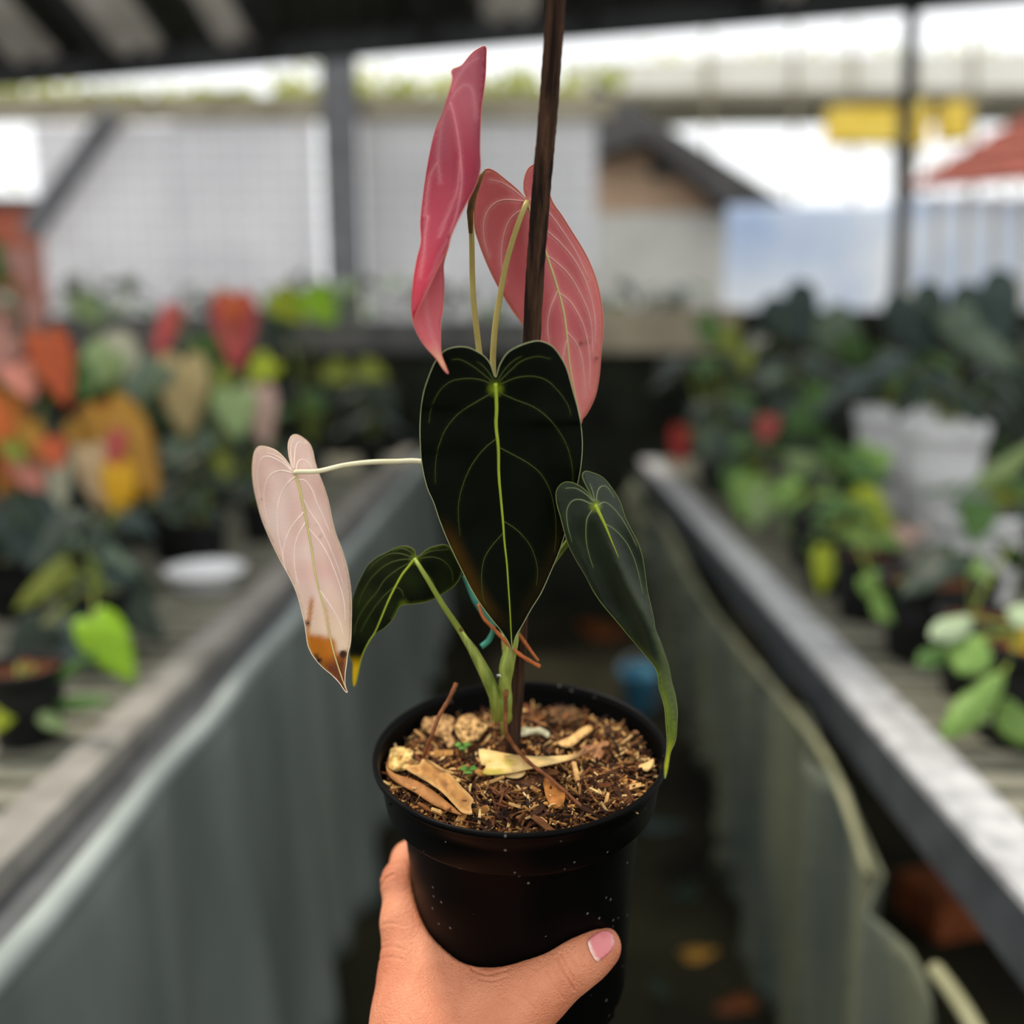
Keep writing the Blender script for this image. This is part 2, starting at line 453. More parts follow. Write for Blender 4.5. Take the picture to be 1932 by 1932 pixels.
bb = empty('raised_bed', (-0.7, 4.25, 0), 'raised back planting bed with beige and grey front boards', 'planter')
box('bed_wall', -3.2, 0.92, 4.32, 4.42, 0, 1.22, M['dark_wall'], bb)
box('front_board', 0.0, 0.92, 4.25, 4.32, 1.22, 1.41, M['fascia'], bb)
box('front_board', -1.2, 0.0, 4.26, 4.32, 1.22, 1.36, M['fascia_grey'], bb)
box('front_board', -3.2, -1.2, 4.25, 4.32, 1.22, 1.38, M['fascia_grey'], bb)
box('bed_soil', -3.2, 0.92, 4.42, 5.2, 1.0, 1.2, M['soil_floor'], bb)

# end wall of sheets with wire mesh, at Y = 6.5
YW = 6.5
def wx(px, Y=YW): return atY(px, 600, Y).x
def wz(py, Y=YW, px=966): return atY(px, py, Y).z
ew = struct(mk('wall_back', [], [], None, origin=(0, YW, 0)))
ORG[ew.name] = Vector((0, YW, 0))
def wpanel(name, x0, x1, p0, p1, mat, th=0.03, Y=YW, parent=ew):
    return box(name, wx(x0, Y), wx(x1, Y), Y, Y + th, wz(p1, Y), wz(p0, Y), mat, parent)
wpanel('sheet_panel', 95, 350, 232, 610, M['sheet'])
wpanel('sheet_panel', 352, 606, 226, 610, M['sheet'])
wpanel('sheet_panel', 690, 910, 205, 610, M['sheet2'])
wpanel('sheet_panel', 912, 1120, 205, 610, M['sheet2'])
wpanel('sheet_panel', -700, -20, 232, 610, M['sheet2'])
wpanel('kick_board', -700, 1340, 610, 760, M['dark_wall'])
wpanel('top_beam', -700, 1150, 178, 224, M['beam'], 0.06, YW - 0.05)
wpanel('top_beam', 1150, 2300, 172, 190, M['beam'], 0.06, YW - 0.05)
M['post_grey'] = pm('grey_post', (92, 92, 94), (116, 116, 118), 6, 0.7, 0.3)
wpanel('wall_post', 618, 684, 60, 760, M['post_grey'], 0.08, YW - 0.16)
beam('brace', atY(215, 215, YW - 0.1), atY(55, 440, YW - 0.1), 0.11, 0.11, M['post_grey'], ew)
wire = []
for k in range(30):
    x = wx(95 + 35.5 * k); wire.append(beamv((x, YW - 0.012, wz(600)), (x, YW - 0.012, wz(205)), 0.005, 0.005))
for k in range(12):
    z = wz(212 + 33 * k); wire.append(beamv((wx(95), YW - 0.02, z), (wx(1120), YW - 0.02, z), 0.005, 0.005))
v, f = join(wire)
tag(mk('wire_mesh', v, f, M['wire'], ew, smooth=False), kind='stuff')
for x0, x1 in ((1365, 1672), ):
    p = box('plastic_sheet', wx(x0, 5.2), wx(x1, 5.2), 5.2, 5.22, 0.0, wz(388, 5.2), M['bluesheet'])
    tag(p, 'blue-white plastic sheet hung beside the slim dark post', 'sheet')
struct(box('wall_right', wx(1350, 5.12), wx(2700, 5.12), 5.06, 5.14, 0, wz(585, 5.12), M['dark_wall']))
def rpost():
    o = empty('steel_post', (atY(1680, 600, 3.9).x, 3.9, 0), 'slim dark steel post standing at far end of right bench', 'post')
    x = ORG[o.name].x
    v, f = tubev([(x + 0.03, 3.9, 0), (x + 0.02, 3.9, 1.5), (x, 3.9, 2.50)], 0.026, 12)
    mk('tube', v, f, M['post'], o)
    box('foot_plate', x - 0.04, x + 0.1, 3.83, 3.97, 0.0, 0.012, M['galv_dark'], o)
rpost()

# corrugated roof, sheets running along Y
rf = struct(mk('ceiling', [], [], None, origin=(0, 4.0, 2.5)))
ORG[rf.name] = Vector((0, 4.0, 2.5))
def roof_z(x):      # lower edge of the roof at Y=4.0, rising to the right
    return 2.36 + (x + 2.2) * 0.072
xx = -4.2; k = 0
while xx < 4.2:
    x1 = xx + 0.21
    V, F = [], []; n = 16
    for i in range(n + 1):
        x = xx + (x1 - xx) * i / n
        z = roof_z(x) + 0.018 * math.cos(i / n * 2 * math.pi * 2)
        V += [(x, 4.0, z), (x, 2.2, z + 0.45)]
    for i in range(n): F.append((2 * i, 2 * i + 1, 2 * i + 3, 2 * i + 2))
    clear = (k % 2 == 0 and x1 < -0.9) or k in (19, 24, 27)
    o = mk('roof_sheet', V, F, M['roof_lt'] if clear else M['roof'], rf)
    o.modifiers.new('t', 'SOLIDIFY').thickness = 0.003
    if k % 3 == 0: beam('rafter', (xx, 4.02, roof_z(xx) - 0.06), (xx, 2.2, roof_z(xx) + 0.39), 0.05, 0.06, M['post'], rf)
    xx = x1 + 0.001; k += 1
beam('fascia_beam', (-4.2, 4.03, roof_z(-4.2) - 0.03), (4.2, 4.03, roof_z(4.2) - 0.03), 0.05, 0.11, M['post'], rf)

# houses and foliage beyond
def wedge(name, pts, Y, depth, mat, parent=None, **k):
    n = len(pts)
    a = [atY(x, y, Y) for x, y in pts]
    b = [(p.x, p.y + depth, p.z) for p in a]
    F = [tuple(range(n))[::-1], tuple(range(n, 2 * n))] + [(i, (i + 1) % n, n + (i + 1) % n, n + i) for i in range(n)]
    return mk(name, a + b, F, mat, parent, smooth=False, origin=a[0])
hs = empty('gabled_house', atY(1250, 700, 9).xy.to_3d(), 'low tan house with dark sloping roof beyond the wire wall', 'building')
wedge('wall', [(1110, 300), (1225, 262), (1330, 330), (1340, 400), (1110, 400)], 9, 3, M['tan'], hs)
wedge('lower_wall', [(1112, 402), (1372, 402), (1372, 890), (1112, 890)], 8.95, 3, M['pale'], hs)
wedge('roof', [(1118, 150), (1190, 195), (1490, 384), (1380, 392), (1225, 262), (1110, 296)], 8.6, 3.5, M['gable'], hs)
wedge('window', [(1225, 300), (1275, 300), (1275, 335), (1225, 335)], 8.97, 0.02, M['fascia_grey'], hs)
rr = empty('tiled_house', atY(1850, 700, 9).xy.to_3d(), 'white house with red clay tile roof behind the slim post', 'building')
wedge('wall', [(1700, 372), (2150, 372), (2150, 640), (1700, 640)], 9.3, 3, M['bluesheet'], rr)
def tiles():
    a, b = atY(1700, 360, 9), atY(2150, 325, 9)
    c = atY(1932, 222, 10.5); d_ = atY(2150, 96, 10.5)
    rows, cols = 6, 14
    for r in range(rows):
        for q in range(cols):
            u0, u1, t0, t1 = q / cols, (q + .94) / cols, r / rows, (r + 1.08) / rows
            P = lambda u, t: (a.lerp(b, u)).lerp(a.lerp(c, 1.0).lerp(d_, u) if False else c.lerp(d_, u), t)
            p = [P(u0, t0), P(u1, t0), P(u1, t1), P(u0, t1)]
            up = Vector((0, -0.02, 0.05))
            V = [x for x in p] + [p[0] + up, p[1] + up, p[2] + up * .3, p[3] + up * .3]
            mk('tile', V, [(3, 2, 1, 0), (4, 5, 6, 7), (0, 1, 5, 4), (1, 2, 6, 5), (2, 3, 7, 6), (3, 0, 4, 7)], M['tile'], rr, smooth=False)
tiles()
for k, (x0, x1) in enumerate(((1705, 1722), (1760, 1777), (1815, 1832), (1870, 1887), (1925, 1942))):
    wedge('wall_batten', [(x0, 366), (x1, 366), (x1, 640), (x0, 640)], 9.26, 0.03, M['pale'], rr)
yb = empty('yellow_building', atY(1690, 700, 13).xy.to_3d(), 'far building with yellow wall bands under the eaves', 'building')
for (x0, x1, y0, y1) in ((1568, 1692, 200, 268), (1700, 1752, 185, 275), (1782, 1832, 180, 262)):
    wedge('yellow_panel', [(x0, y0), (x1, y0), (x1, y1), (x0, y1)], 13, 0.3, M['yellow'], yb)
wedge('stand', [(1560, 190), (1840, 176), (1840, 184), (1560, 198)], 13.0, 0.3, M['fascia_grey'], yb)
wedge('stand', [(1694, 198), (1699, 198), (1699, 840), (1694, 840)], 13.1, 0.2, M['fascia_grey'], yb)
fb = empty('cream_building', atY(1500, 700, 16).xy.to_3d(), 'long cream far building with pale posts above the beam', 'building')
wedge('wall', [(1060, 118), (1330, 112), (1330, 190), (1060, 196)], 16, 2, M['cream'], fb)
wedge('wall', [(1332, 104), (2300, 92), (2300, 178), (1332, 188)], 16, 2, M['cream'], fb)
for x in (1338, 1500, 1612, 1730, 1840):
    wedge('post', [(x - 3, 40), (x + 3, 40), (x + 3, 640), (x - 3, 640)], 15.8, 0.1, M['beam'], fb)
tb = empty('terracotta_shed', atY(20, 700, 8).xy.to_3d(), 'salmon shed wall beside the diagonal brace of the sheet wall', 'building')
wedge('wall', [(-200, 385), (62, 385), (62, 640), (-200, 640)], 7.5, 2, M['terracotta'], tb)
wedge('roof', [(-220, 365), (70, 372), (66, 388), (-220, 384)], 7.45, 2.1, M['gable'], tb)

def hedge(name, px0, px1, py0, py1, Y, label):
    rnd = random.Random(px0)
    parts = []
    a, b = atY(px0, py1, Y), atY(px1, py0, Y)
    n = int((b.x - a.x) / 0.45) + 2
    V, F = [], []
    for k in range(n * 70):
        c = Vector((rnd.uniform(a.x, b.x), Y + rnd.uniform(0, 0.8), a.z + (b.z - a.z) * rnd.random() ** 1.3 * (0.75 + 0.25 * math.sin(k * .37)) if k % 3 else a.z * rnd.random()))
        s = rnd.uniform(0.05, 0.13)
        d1 = Vector((rnd.gauss(0, 1), rnd.gauss(0, .5), rnd.gauss(0, 1))).normalized() * s
        d2 = d1.cross(Vector((rnd.gauss(0, 1), 1, rnd.gauss(0, 1)))).normalized() * s * 0.5
        o = len(V)
        V += [c - d1, c + d2, c + d1, c - d2]; F.append((o, o + 1, o + 2, o + 3))
    tag(mk(name, V, F, M['hedge'], smooth=False, origin=(a.x, Y, a.z)), label, 'foliage', kind='stuff')
hedge('hedge_foliage', -100, 470, 158, 178, 11, 'yellow-green sunlit foliage beyond the white sheets')
hedge('hedge_foliage', 500, 1180, 105, 180, 12.7, 'yellow-green sunlit foliage behind the back wall post')
hedge('hedge_foliage', 1180, 2100, 70, 140, 18.6, 'pale sunlit foliage above the cream building')


# ================================================================== NURSERY PLANTS ON THE BENCHES
def leaf_mesh(name, outline, nstep=0.13, fold=0.12, droop=0.25, wave=0.02):
    sm = [(q.x, q.y) for q in catmull([(*p, 0) for p in outline], 3, True)]
    v2, f = fill2d(sm, nstep)
    V = []
    for p in v2:
        z = -fold * abs(p.x) - droop * max(0, p.y) ** 2 * 0.5 + wave * math.sin(p.y * 9 + p.x * 5)
        V.append((p.x, p.y, z))
    # give the blade real thickness without a modifier
    me = bpy.data.meshes.new(name); n = len(V); T = 0.006
    cnt = {}
    for t in f:
        for a, b in zip(t, t[1:] + t[:1]): cnt[(min(a, b), max(a, b))] = cnt.get((min(a, b), max(a, b)), []) + [(a, b)]
    rim = [e[0] for e in cnt.values() if len(e) == 1]
    F = list(f) + [tuple(i + n for i in reversed(t)) for t in f] + [(b, a, a + n, b + n) for a, b in rim]
    me.from_pydata(V + [(x, y, z - T) for x, y, z in V], [], F)
    me.polygons.foreach_set('use_smooth', [True] * len(me.polygons)); me.update()
    return me
half = [(0.0, 0.0), (.10, -.11), (.24, -.15), (.38, -.08), (.46, .07), (.46, .25), (.38, .48), (.25, .72), (.10, .91), (0.0, 1.0)]
HEART = half + [(-x, y) for x, y in half[1:-1]][::-1]
halfo = [(0.0, 0.0), (.16, .05), (.34, .2), (.46, .42), (.44, .62), (.30, .82), (.12, .95), (0.0, 1.0)]
OVAL = halfo + [(-x, y) for x, y in halfo[1:-1]][::-1]
LM = {'heart': leaf_mesh('leaf', HEART), 'oval': leaf_mesh('leaf', OVAL, fold=.2)}
LEAFMATS = {}
def LMAT(key):
    table = {'orange': ((196, 96, 44), (214, 122, 60)), 'redorange': ((178, 72, 48), (206, 106, 52)), 'salmon': ((214, 132, 112), (222, 150, 130)), 'mustard': ((176, 128, 44), (196, 146, 62)),
             'cream': ((206, 176, 132), (216, 190, 150)), 'yellow': ((214, 160, 26), (228, 178, 40)), 'pinkred': ((186, 78, 76), (204, 96, 92)), 'palegrey': ((160, 158, 130), (182, 180, 156)),
             'greygreen': ((84, 102, 84), (120, 134, 112)), 'green': ((58, 92, 44), (92, 124, 62)), 'dark': ((22, 34, 24), (40, 54, 38)), 'slate': ((44, 58, 54), (62, 76, 70)), 'lime': ((126, 168, 26), (146, 184, 44)),
             'olive': ((112, 124, 44), (146, 152, 62)), 'tan': ((190, 168, 114), (204, 184, 132)), 'rose': ((204, 168, 152), (216, 184, 168)), 'ygreen': ((140, 158, 36), (176, 184, 50)), 'red': ((140, 34, 30), (176, 54, 46)),
             'mottle': ((62, 118, 48), (168, 196, 104)), 'whitegreen': ((128, 160, 104), (206, 214, 186)), 'palegreen': ((124, 150, 96), (160, 176, 122)), 'bark': ((104, 56, 26), (130, 74, 36)), 'dust': ((170, 118, 106), (184, 136, 122))}
    if key not in LEAFMATS:
        a, b = table[key]
        LEAFMATS[key] = pm('foliage_' + key, a, b, 40 if key in ('mottle', 'whitegreen') else 8, 0.5, 0.25, transl=0.25 if key not in ('dark', 'slate') else 0.06, rnd=0.12)
    return LEAFMATS[key]
POTMESH = {}
def pot_mesh(kind, r, h):
    key = (kind, r, h)
    if key not in POTMESH:
        prof = [(0, 0.002), (r * .72, 0), (r * .74, 0.003), (r * .93, h * .84), (r * .95, h * .85), (r, h * .86), (r * 1.02, h * .99), (r * 1.01, h), (r * .97, h), (r * .93, h * .86), (r * .86, h * .5)]
        v, f = lathe(prof, Matrix.Identity(4), 28)
        me = bpy.data.meshes.new('pot'); me.from_pydata([tuple(q) for q in v], [], f); me.polygons.foreach_set('use_smooth', [True] * len(f))
        me.materials.append(M['white_pot'] if kind == 'white' else M['black_bg'])
        s = bpy.data.meshes.new('soil'); n = 24
        s.from_pydata([(r * .92 * math.cos(6.2832 * k / n), r * .92 * math.sin(6.2832 * k / n), h * .88 + 0.004 * ((k * 7) % 3 - 1)) for k in range(n)] + [(0, 0, h * .91)], [], [(k, (k + 1) % n, n) for k in range(n)])
        s.materials.append(M['soil_bg'])
        POTMESH[key] = (me, s)
    return POTMESH[key]
def leaf_matrix(hub, tip, width, nrm=None):
    hub, tip = Vector(hub), Vector(tip); d = tip - hub; L = d.length; y = d.normalized()
    if nrm is None: nrm = (CAM - hub).normalized() + Vector((0, 0, 0.5))
    x = y.cross(nrm)
    if x.length < 0.05: x = y.cross(Vector((1, 0, 0)))
    x.normalize(); z = x.cross(y); s = width / 0.92
    return Matrix(((x.x * s, y.x * L, z.x * L, hub.x), (x.y * s, y.y * L, z.y * L, hub.y), (x.z * s, y.z * L, z.z * L, hub.z), (0, 0, 0, 1)))
def leaf_obj(parent, mat4, key, shape='heart'):
    o = bpy.data.objects.new('leaf', LM[shape]); COL.objects.link(o); o.parent = parent
    if not LM[shape].materials: LM[shape].materials.append(None)
    o.matrix_local = Matrix.Translation(-ORG[parent.name]) @ mat4
    o.material_slots[0].link = 'OBJECT'; o.material_slots[0].material = LMAT(key)
# what already takes up room: (owner, is a petiole, lowest corner, highest corner, search tree)
TAKEN = []
class Solid:
    def __init__(self, verts, faces):
        self.v = [Vector(q) for q in verts]; self.f = faces; self.t = None
        self.lo = [min(q[i] for q in self.v) for i in range(3)]; self.hi = [max(q[i] for q in self.v) for i in range(3)]
    def tree(self):
        if self.t is None: self.t = BVHTree.FromPolygons(self.v, self.f)
        return self.t
def mesh_solid(me, m): return Solid([m @ q.co for q in me.vertices], [tuple(p.vertices) for p in me.polygons])
def clear(s, owner, is_pet):
    for ow, kind, t in TAKEN:
        if ow == owner and (is_pet or kind != 'leaf'): continue      # a plant's own petioles meet its leaves and pot
        if all(s.lo[i] <= t.hi[i] and t.lo[i] <= s.hi[i] for i in range(3)) and s.tree().overlap(t.tree()): return False
    return True
PLANTS = []
def bgplant(label, x, y, z=None, pot='black', r=0.055, h=0.11, leaves=(), nrand=0, keys=('dark',), spread=0.1, height=0.14, size=0.09, aspect=0.6, shape='heart', group=None, name='potted_plant', stemkey='stem', droop=0.6, seed=None):
    """the pot stands at once; its leaves are set by grow(), once every pot has its place"""
    z = H if z is None else z
    o = empty(name, (x, y, z), label, 'potted plant', group)
    pm_, sm_ = pot_mesh(pot, r, h)
    for nm, me in (('pot', pm_), ('soil', sm_)):
        q = bpy.data.objects.new(nm, me); COL.objects.link(q); q.parent = o
        TAKEN.append((o.name, 'pot', mesh_solid(me, Matrix.Translation((x, y, z)))))
    PLANTS.append(dict(o=o, base=Vector((x, y, z + h * .9)), r=r, y=y, z=z, leaves=leaves, nrand=nrand, keys=keys, spread=spread, height=height, size=size, aspect=aspect, shape=shape, droop=droop,
                       rnd=random.Random(seed if seed is not None else label)))
    return o
def grow():
    bad = []
    def petiole_geo(p, hub):
        base, rnd = p['base'], p['rnd']
        m = (base + hub) / 2 + Vector((0, 0, 0.25 * (hub - base).length)) * 0.6
        b0 = base + Vector((rnd.uniform(-1, 1), rnd.uniform(-1, 1), 0)) * p['r'] * .3
        return tubev(catmull([b0, b0.lerp(m, .55) + Vector((0, 0, 0.01)), m.lerp(hub, .45), hub], 3), 0.0022, 5)
    def attempt(p, hub, tip, width, key, shp, nrm, force=False):
        m4 = leaf_matrix(hub, tip, width, nrm); s = mesh_solid(LM[shp], m4); n = p['o'].name
        v, f = petiole_geo(p, hub); q = Solid(v, f)
        if not force and (s.lo[2] < p['z'] + 0.014 or not clear(s, n, False) or not clear(q, n, True)): return False
        leaf_obj(p['o'], m4, key, shp); mk('petiole', v, f, M['stem'], p['o'])
        TAKEN.append((n, 'leaf', s)); TAKEN.append((n, 'petiole', q))
        return True
    for p in PLANTS:                     # leaves the photograph shows one by one: same place in view, nearer or farther until free
        for lf in p['leaves']:
            hx, hy, tx, ty, wp, key = lf[:6]; dy = lf[6] if len(lf) > 6 else 0.0; shp = lf[7] if len(lf) > 7 else p['shape']
            for k in range(1, 44):
                Y = p['y'] + dy + (k // 2) * 0.012 * (1 if k % 2 else -1) * (1 if k > 1 else 0)
                if attempt(p, atY(hx, hy, Y), atY(tx, ty, Y - 0.03), wp / FPX * Y, key, shp, None): break
            else:
                Y = p['y'] + dy; bad.append((p['o']['label'], lf)); attempt(p, atY(hx, hy, Y), atY(tx, ty, Y - 0.03), wp / FPX * Y, key, shp, None, True)
    for p in PLANTS:                     # filler foliage
        rnd = p['rnd']; n = p['nrand']
        for k in range(n):
            for tr in range(140):
                a = 6.2832 * (k + rnd.random() * .6 + (rnd.random() - .5) * tr * .04) / n + p['y'] * 7
                g = max(.5, 1 - max(0, tr - 25) * .008)
                rr = p['spread'] * rnd.uniform(.35, 1); hub = p['base'] + Vector((math.cos(a) * rr * .7, math.sin(a) * rr * .7, p['height'] * rnd.uniform(.35, 1)))
                L = p['size'] * rnd.uniform(.75, 1.25) * g
                d = Vector((math.cos(a), math.sin(a), -p['droop'] * rnd.uniform(.3, 1.6))).normalized()
                if attempt(p, hub, hub + d * L, L * p['aspect'], rnd.choice(p['keys']), p['shape'], Vector((math.cos(a) * .4, math.sin(a) * .4 - .3, 1)), False): break
            else: bad.append((p['o']['label'], k))
    return bad

# ---- left bench
bgplant('slender green-leaved seedling with one yellow leaf, in black pot at bench edge', -0.625, 1.10, r=.05, h=.10, leaves=[
    (70, 1300, 165, 1225, 26, 'green', 0, 'oval'), (85, 1325, 200, 1312, 36, 'green', 0, 'oval'), (30, 1300, -10, 1385, 60, 'ygreen', -.03), (60, 1335, 120, 1370, 34, 'palegreen', -.02, 'oval')])
bgplant('dark-leaved plant carrying one bright lime leaf, beside slender seedling', -0.68, 1.42, leaves=[
    (178, 1172, 254, 1285, 92, 'lime', -.05), (165, 1090, 290, 1185, 120, 'slate', .02), (110, 1180, 200, 1250, 130, 'slate', .04), (125, 1075, 20, 1150, 62, 'olive'), (80, 1180, 10, 1260, 90, 'dark'), (230, 1120, 310, 1210, 70, 'dark', .05)], nrand=4, spread=.09)
bgplant('broad slate-leaved plant in black pot under the orange leaves', -0.92, 1.62, leaves=[
    (20, 960, 110, 1070, 150, 'slate'), (130, 1010, 260, 1075, 56, 'greygreen', 0, 'oval'), (60, 1050, -40, 1120, 90, 'slate'), (190, 1060, 300, 1120, 80, 'dark')], nrand=5, spread=.12, keys=('dark', 'slate'))
bgplant('anthurium with hanging orange and salmon leaves over slate-leaved plant', -1.12, 1.98, r=.065, h=.13, leaves=[
    (88, 635, 128, 765, 78, 'redorange'), (30, 690, 62, 750, 66, 'salmon'), (5, 750, 30, 920, 80, 'orange'), (55, 800, 80, 870, 46, 'mustard'), (45, 860, 75, 940, 62, 'salmon'), (15, 870, 10, 980, 44, 'orange'),
    (110, 870, 115, 975, 44, 'palegrey'), (95, 830, 110, 885, 50, 'redorange', -.03), (60, 930, 95, 1020, 34, 'tan'), (10, 640, -30, 720, 70, 'dust'), (130, 690, 170, 750, 70, 'green', .05)], nrand=6, spread=.13, keys=('dark', 'green', 'olive'), height=.2)
bgplant('anthurium with mustard, cream and golden drooping leaves', -0.95, 2.22, r=.065, h=.13, leaves=[
    (205, 775, 300, 945, 110, 'mustard', -.10), (170, 850, 196, 965, 70, 'cream', -.18), (222, 885, 236, 1000, 62, 'yellow', -.22), (222, 820, 205, 920, 34, 'pinkred', -.18), (150, 800, 165, 870, 56, 'mustard', .05),
    (175, 770, 215, 830, 60, 'orange', .06), (185, 655, 260, 700, 120, 'palegrey', .1), (205, 665, 150, 740, 80, 'palegreen', .08), (300, 690, 240, 760, 70, 'greygreen', .08)], nrand=5, spread=.12, keys=('dark', 'green'), height=.2)
bgplant('anthurium with upright red leaf and narrow pink leaf', -0.92, 2.75, r=.06, h=.12, leaves=[
    (440, 565, 448, 702, 82, 'pinkred', -.02), (326, 585, 288, 690, 40, 'pinkred'), (445, 560, 430, 610, 60, 'redorange', -.05), (305, 680, 330, 740, 40, 'mustard'), (345, 685, 352, 830, 92, 'tan', -.26), (270, 700, 250, 780, 70, 'greygreen'), (380, 640, 400, 720, 60, 'green', .1)],
    nrand=8, spread=.14, keys=('dark', 'greygreen', 'dark'), height=.24)
bgplant('plant with pale rose and grey-green leaves beside red-leaved anthurium', -0.72, 2.58, r=.06, h=.12, leaves=[
    (490, 735, 500, 850, 60, 'rose', -.03), (440, 740, 450, 830, 80, 'palegreen', -.12), (510, 680, 470, 720, 56, 'ygreen'), (430, 700, 400, 740, 40, 'olive'), (330, 830, 340, 880, 50, 'greygreen', -.1), (420, 860, 440, 920, 40, 'olive', -.1), (400, 820, 360, 860, 40, 'greygreen', -.1)],
    nrand=8, spread=.12, keys=('dark', 'dark', 'slate'), height=.12)
bgplant('dark-leaved plant in black pot next to the white bowl', -0.70, 1.96, r=.055, h=.11, leaves=[(330, 960, 345, 1000, 40, 'greygreen')], nrand=6, spread=.08, height=.1, size=.07, keys=('dark', 'slate'))
bgplant('bushy dark plant in black pot behind the white bowl', -0.66, 2.26, r=.05, h=.10, nrand=8, spread=.1, height=.13, size=.08, keys=('dark', 'dark', 'slate'))
bgplant('yellow-green leaved plant near far end of colourful bench', -0.78, 3.35, r=.06, h=.12, leaves=[
    (520, 555, 575, 605, 64, 'ygreen'), (585, 550, 632, 610, 70, 'lime'), (620, 690, 660, 720, 56, 'olive', -.1), (680, 690, 730, 710, 50, 'olive', -.1), (530, 600, 500, 660, 60, 'dark')], nrand=8, spread=.18, height=.26, size=.12, keys=('dark', 'green', 'dark'))
bgplant('dark bushy plant at far end of colourful bench', -0.60, 3.55, r=.06, h=.12, nrand=10, spread=.16, height=.22, size=.12, keys=('dark', 'slate', 'dark'))
bgplant('tall plant with dusty pink leaves at far corner of colourful bench', -1.68, 2.95, r=.07, h=.14, leaves=[(40, 470, 60, 550, 60, 'dust'), (70, 560, 60, 640, 44, 'dust'), (10, 470, -20, 540, 70, 'green'), (5, 590, 15, 650, 50, 'dust')], nrand=8, spread=.2, height=.42, size=.14, keys=('green', 'dark'))
bgplant('dark leafy plant between dusty pink and red-leaved plants', -1.42, 3.25, r=.065, h=.13, leaves=[(150, 560, 190, 610, 60, 'palegreen')], nrand=10, spread=.22, height=.34, size=.13, keys=('dark', 'green', 'dark'))
bgplant('dark leafy plant behind red-leaved anthurium', -1.10, 3.30, r=.065, h=.13, nrand=10, spread=.22, height=.30, size=.13, keys=('dark', 'slate', 'green'))
bgplant('low dark plant behind mustard-leaved anthurium', -1.25, 2.55, r=.06, h=.12, nrand=9, spread=.18, height=.22, size=.12, keys=('dark', 'slate'))
bgplant('low dark plant in front of red-leaved anthurium', -0.88, 2.48, r=.05, h=.10, nrand=8, spread=.1, height=.1, size=.09, keys=('dark',), seed=4)
def bowl():
    prof = [(0, 0.003), (.05, 0), (.056, .004), (.072, .04), (.078, .042), (.078, .046), (.072, .046), (.05, .008), (0, .008)]
    p = Vector((-0.64, 1.80, H))
    v, f = lathe(prof, Matrix.Translation(p), 32)
    o = mk('plastic_bowl', v, f, M['white_pot'], None, origin=p); tag(o, 'low white plastic bowl at the edge of the cloth-skirted bench', 'bowl')
bowl()
for k, (x, y, lb) in enumerate([(-0.86, 1.84, 'low dark plant in black pot under the golden leaves'), (-1.28, 1.78, 'low slate plant in black pot under the orange leaves'), (-0.80, 2.06, 'small dark plant in black pot beneath the cream leaf'),
                                (-1.06, 2.46, 'dark plant in black pot wedged behind the golden leaves'), (-0.90, 3.05, 'dark bushy plant in black pot behind the red-leaved anthurium'), (-1.05, 1.34, 'low dark plant in black pot behind the lime leaf')]):
    bgplant(lb, x, y, r=.055, h=.11, nrand=9, spread=.13, height=.06 if k in (0, 1, 2) else .13, size=.07 if k in (0, 1, 2) else .10, keys=('dark', 'dark', 'slate'), seed=300 + k)
# ---- raised bed at the back
xs = [-2.55, -2.25, -1.95, -1.66, -1.38, -1.10, -0.82, -0.52, -0.22, 0.10, 0.40, 0.70]
for k, x in enumerate(xs):
    bgplant('leafy dark green plant growing in the raised back bed', x, 4.62 + 0.12 * (k % 2), z=1.2, r=.07, h=.13, nrand=9, spread=.2, height=.22 + .06 * ((k * 3) % 4) / 3, size=.13,
            keys=('dark', 'green', 'dark', 'slate'), group='plants in the raised back bed', seed=100 + k)
# ---- right bench
bgplant('white-speckled green plant in black pot by the silver rail', 0.615, 1.13, r=.065, h=.13, leaves=[
    (1835, 1165, 1760, 1195, 52, 'whitegreen', 0, 'oval'), (1850, 1200, 1810, 1265, 80, 'mottle', -.02), (1790, 1220, 1735, 1250, 46, 'green', 0, 'oval'), (1893, 1268, 1775, 1388, 62, 'mottle', -.06, 'oval'), (1905, 1310, 1940, 1410, 80, 'mottle', -.04, 'oval'), (1880, 1300, 1860, 1360, 40, 'whitegreen', 0, 'oval'), (1920, 1190, 1960, 1240, 60, 'yellow', 0, 'oval'), (1900, 1150, 1960, 1170, 50, 'whitegreen', 0, 'oval')], shape='oval')
bgplant('sparse green sprout in wide black pot of brown mix', 0.62, 1.43, r=.075, h=.13, leaves=[(1700, 1130, 1800, 1150, 46, 'palegreen', 0, 'oval'), (1650, 1120, 1700, 1170, 56, 'mottle', 0, 'oval'), (1690, 1110, 1760, 1105, 40, 'rose', .05, 'oval')], shape='oval')
bgplant('large mottled green plant in black pot by the silver rail', 0.60, 1.83, r=.065, h=.12, leaves=[
    (1570, 1010, 1590, 1110, 100, 'mottle', -.03), (1650, 1020, 1640, 1130, 100, 'mottle', -.06), (1610, 1000, 1680, 1080, 80, 'green'), (1560, 1040, 1550, 1120, 50, 'ygreen', -.05), (1640, 1090, 1690, 1150, 56, 'mottle', -.08), (1690, 1010, 1750, 1000, 44, 'rose')], nrand=4, spread=.07, height=.1, keys=('green', 'dark'), size=.08)
bgplant('mottled plant with yellow-green leaves behind the large mottled one', 0.66, 2.20, r=.06, h=.12, leaves=[
    (1530, 950, 1500, 1040, 90, 'mottle', -.04), (1560, 960, 1580, 1030, 60, 'mottle'), (1620, 930, 1690, 1000, 66, 'ygreen'), (1650, 850, 1610, 930, 70, 'mottle', .05), (1600, 870, 1680, 910, 60, 'green', .05), (1560, 1000, 1590, 1040, 50, 'ygreen', -.06)], nrand=4, spread=.09, height=.12, keys=('green', 'dark'), size=.09)
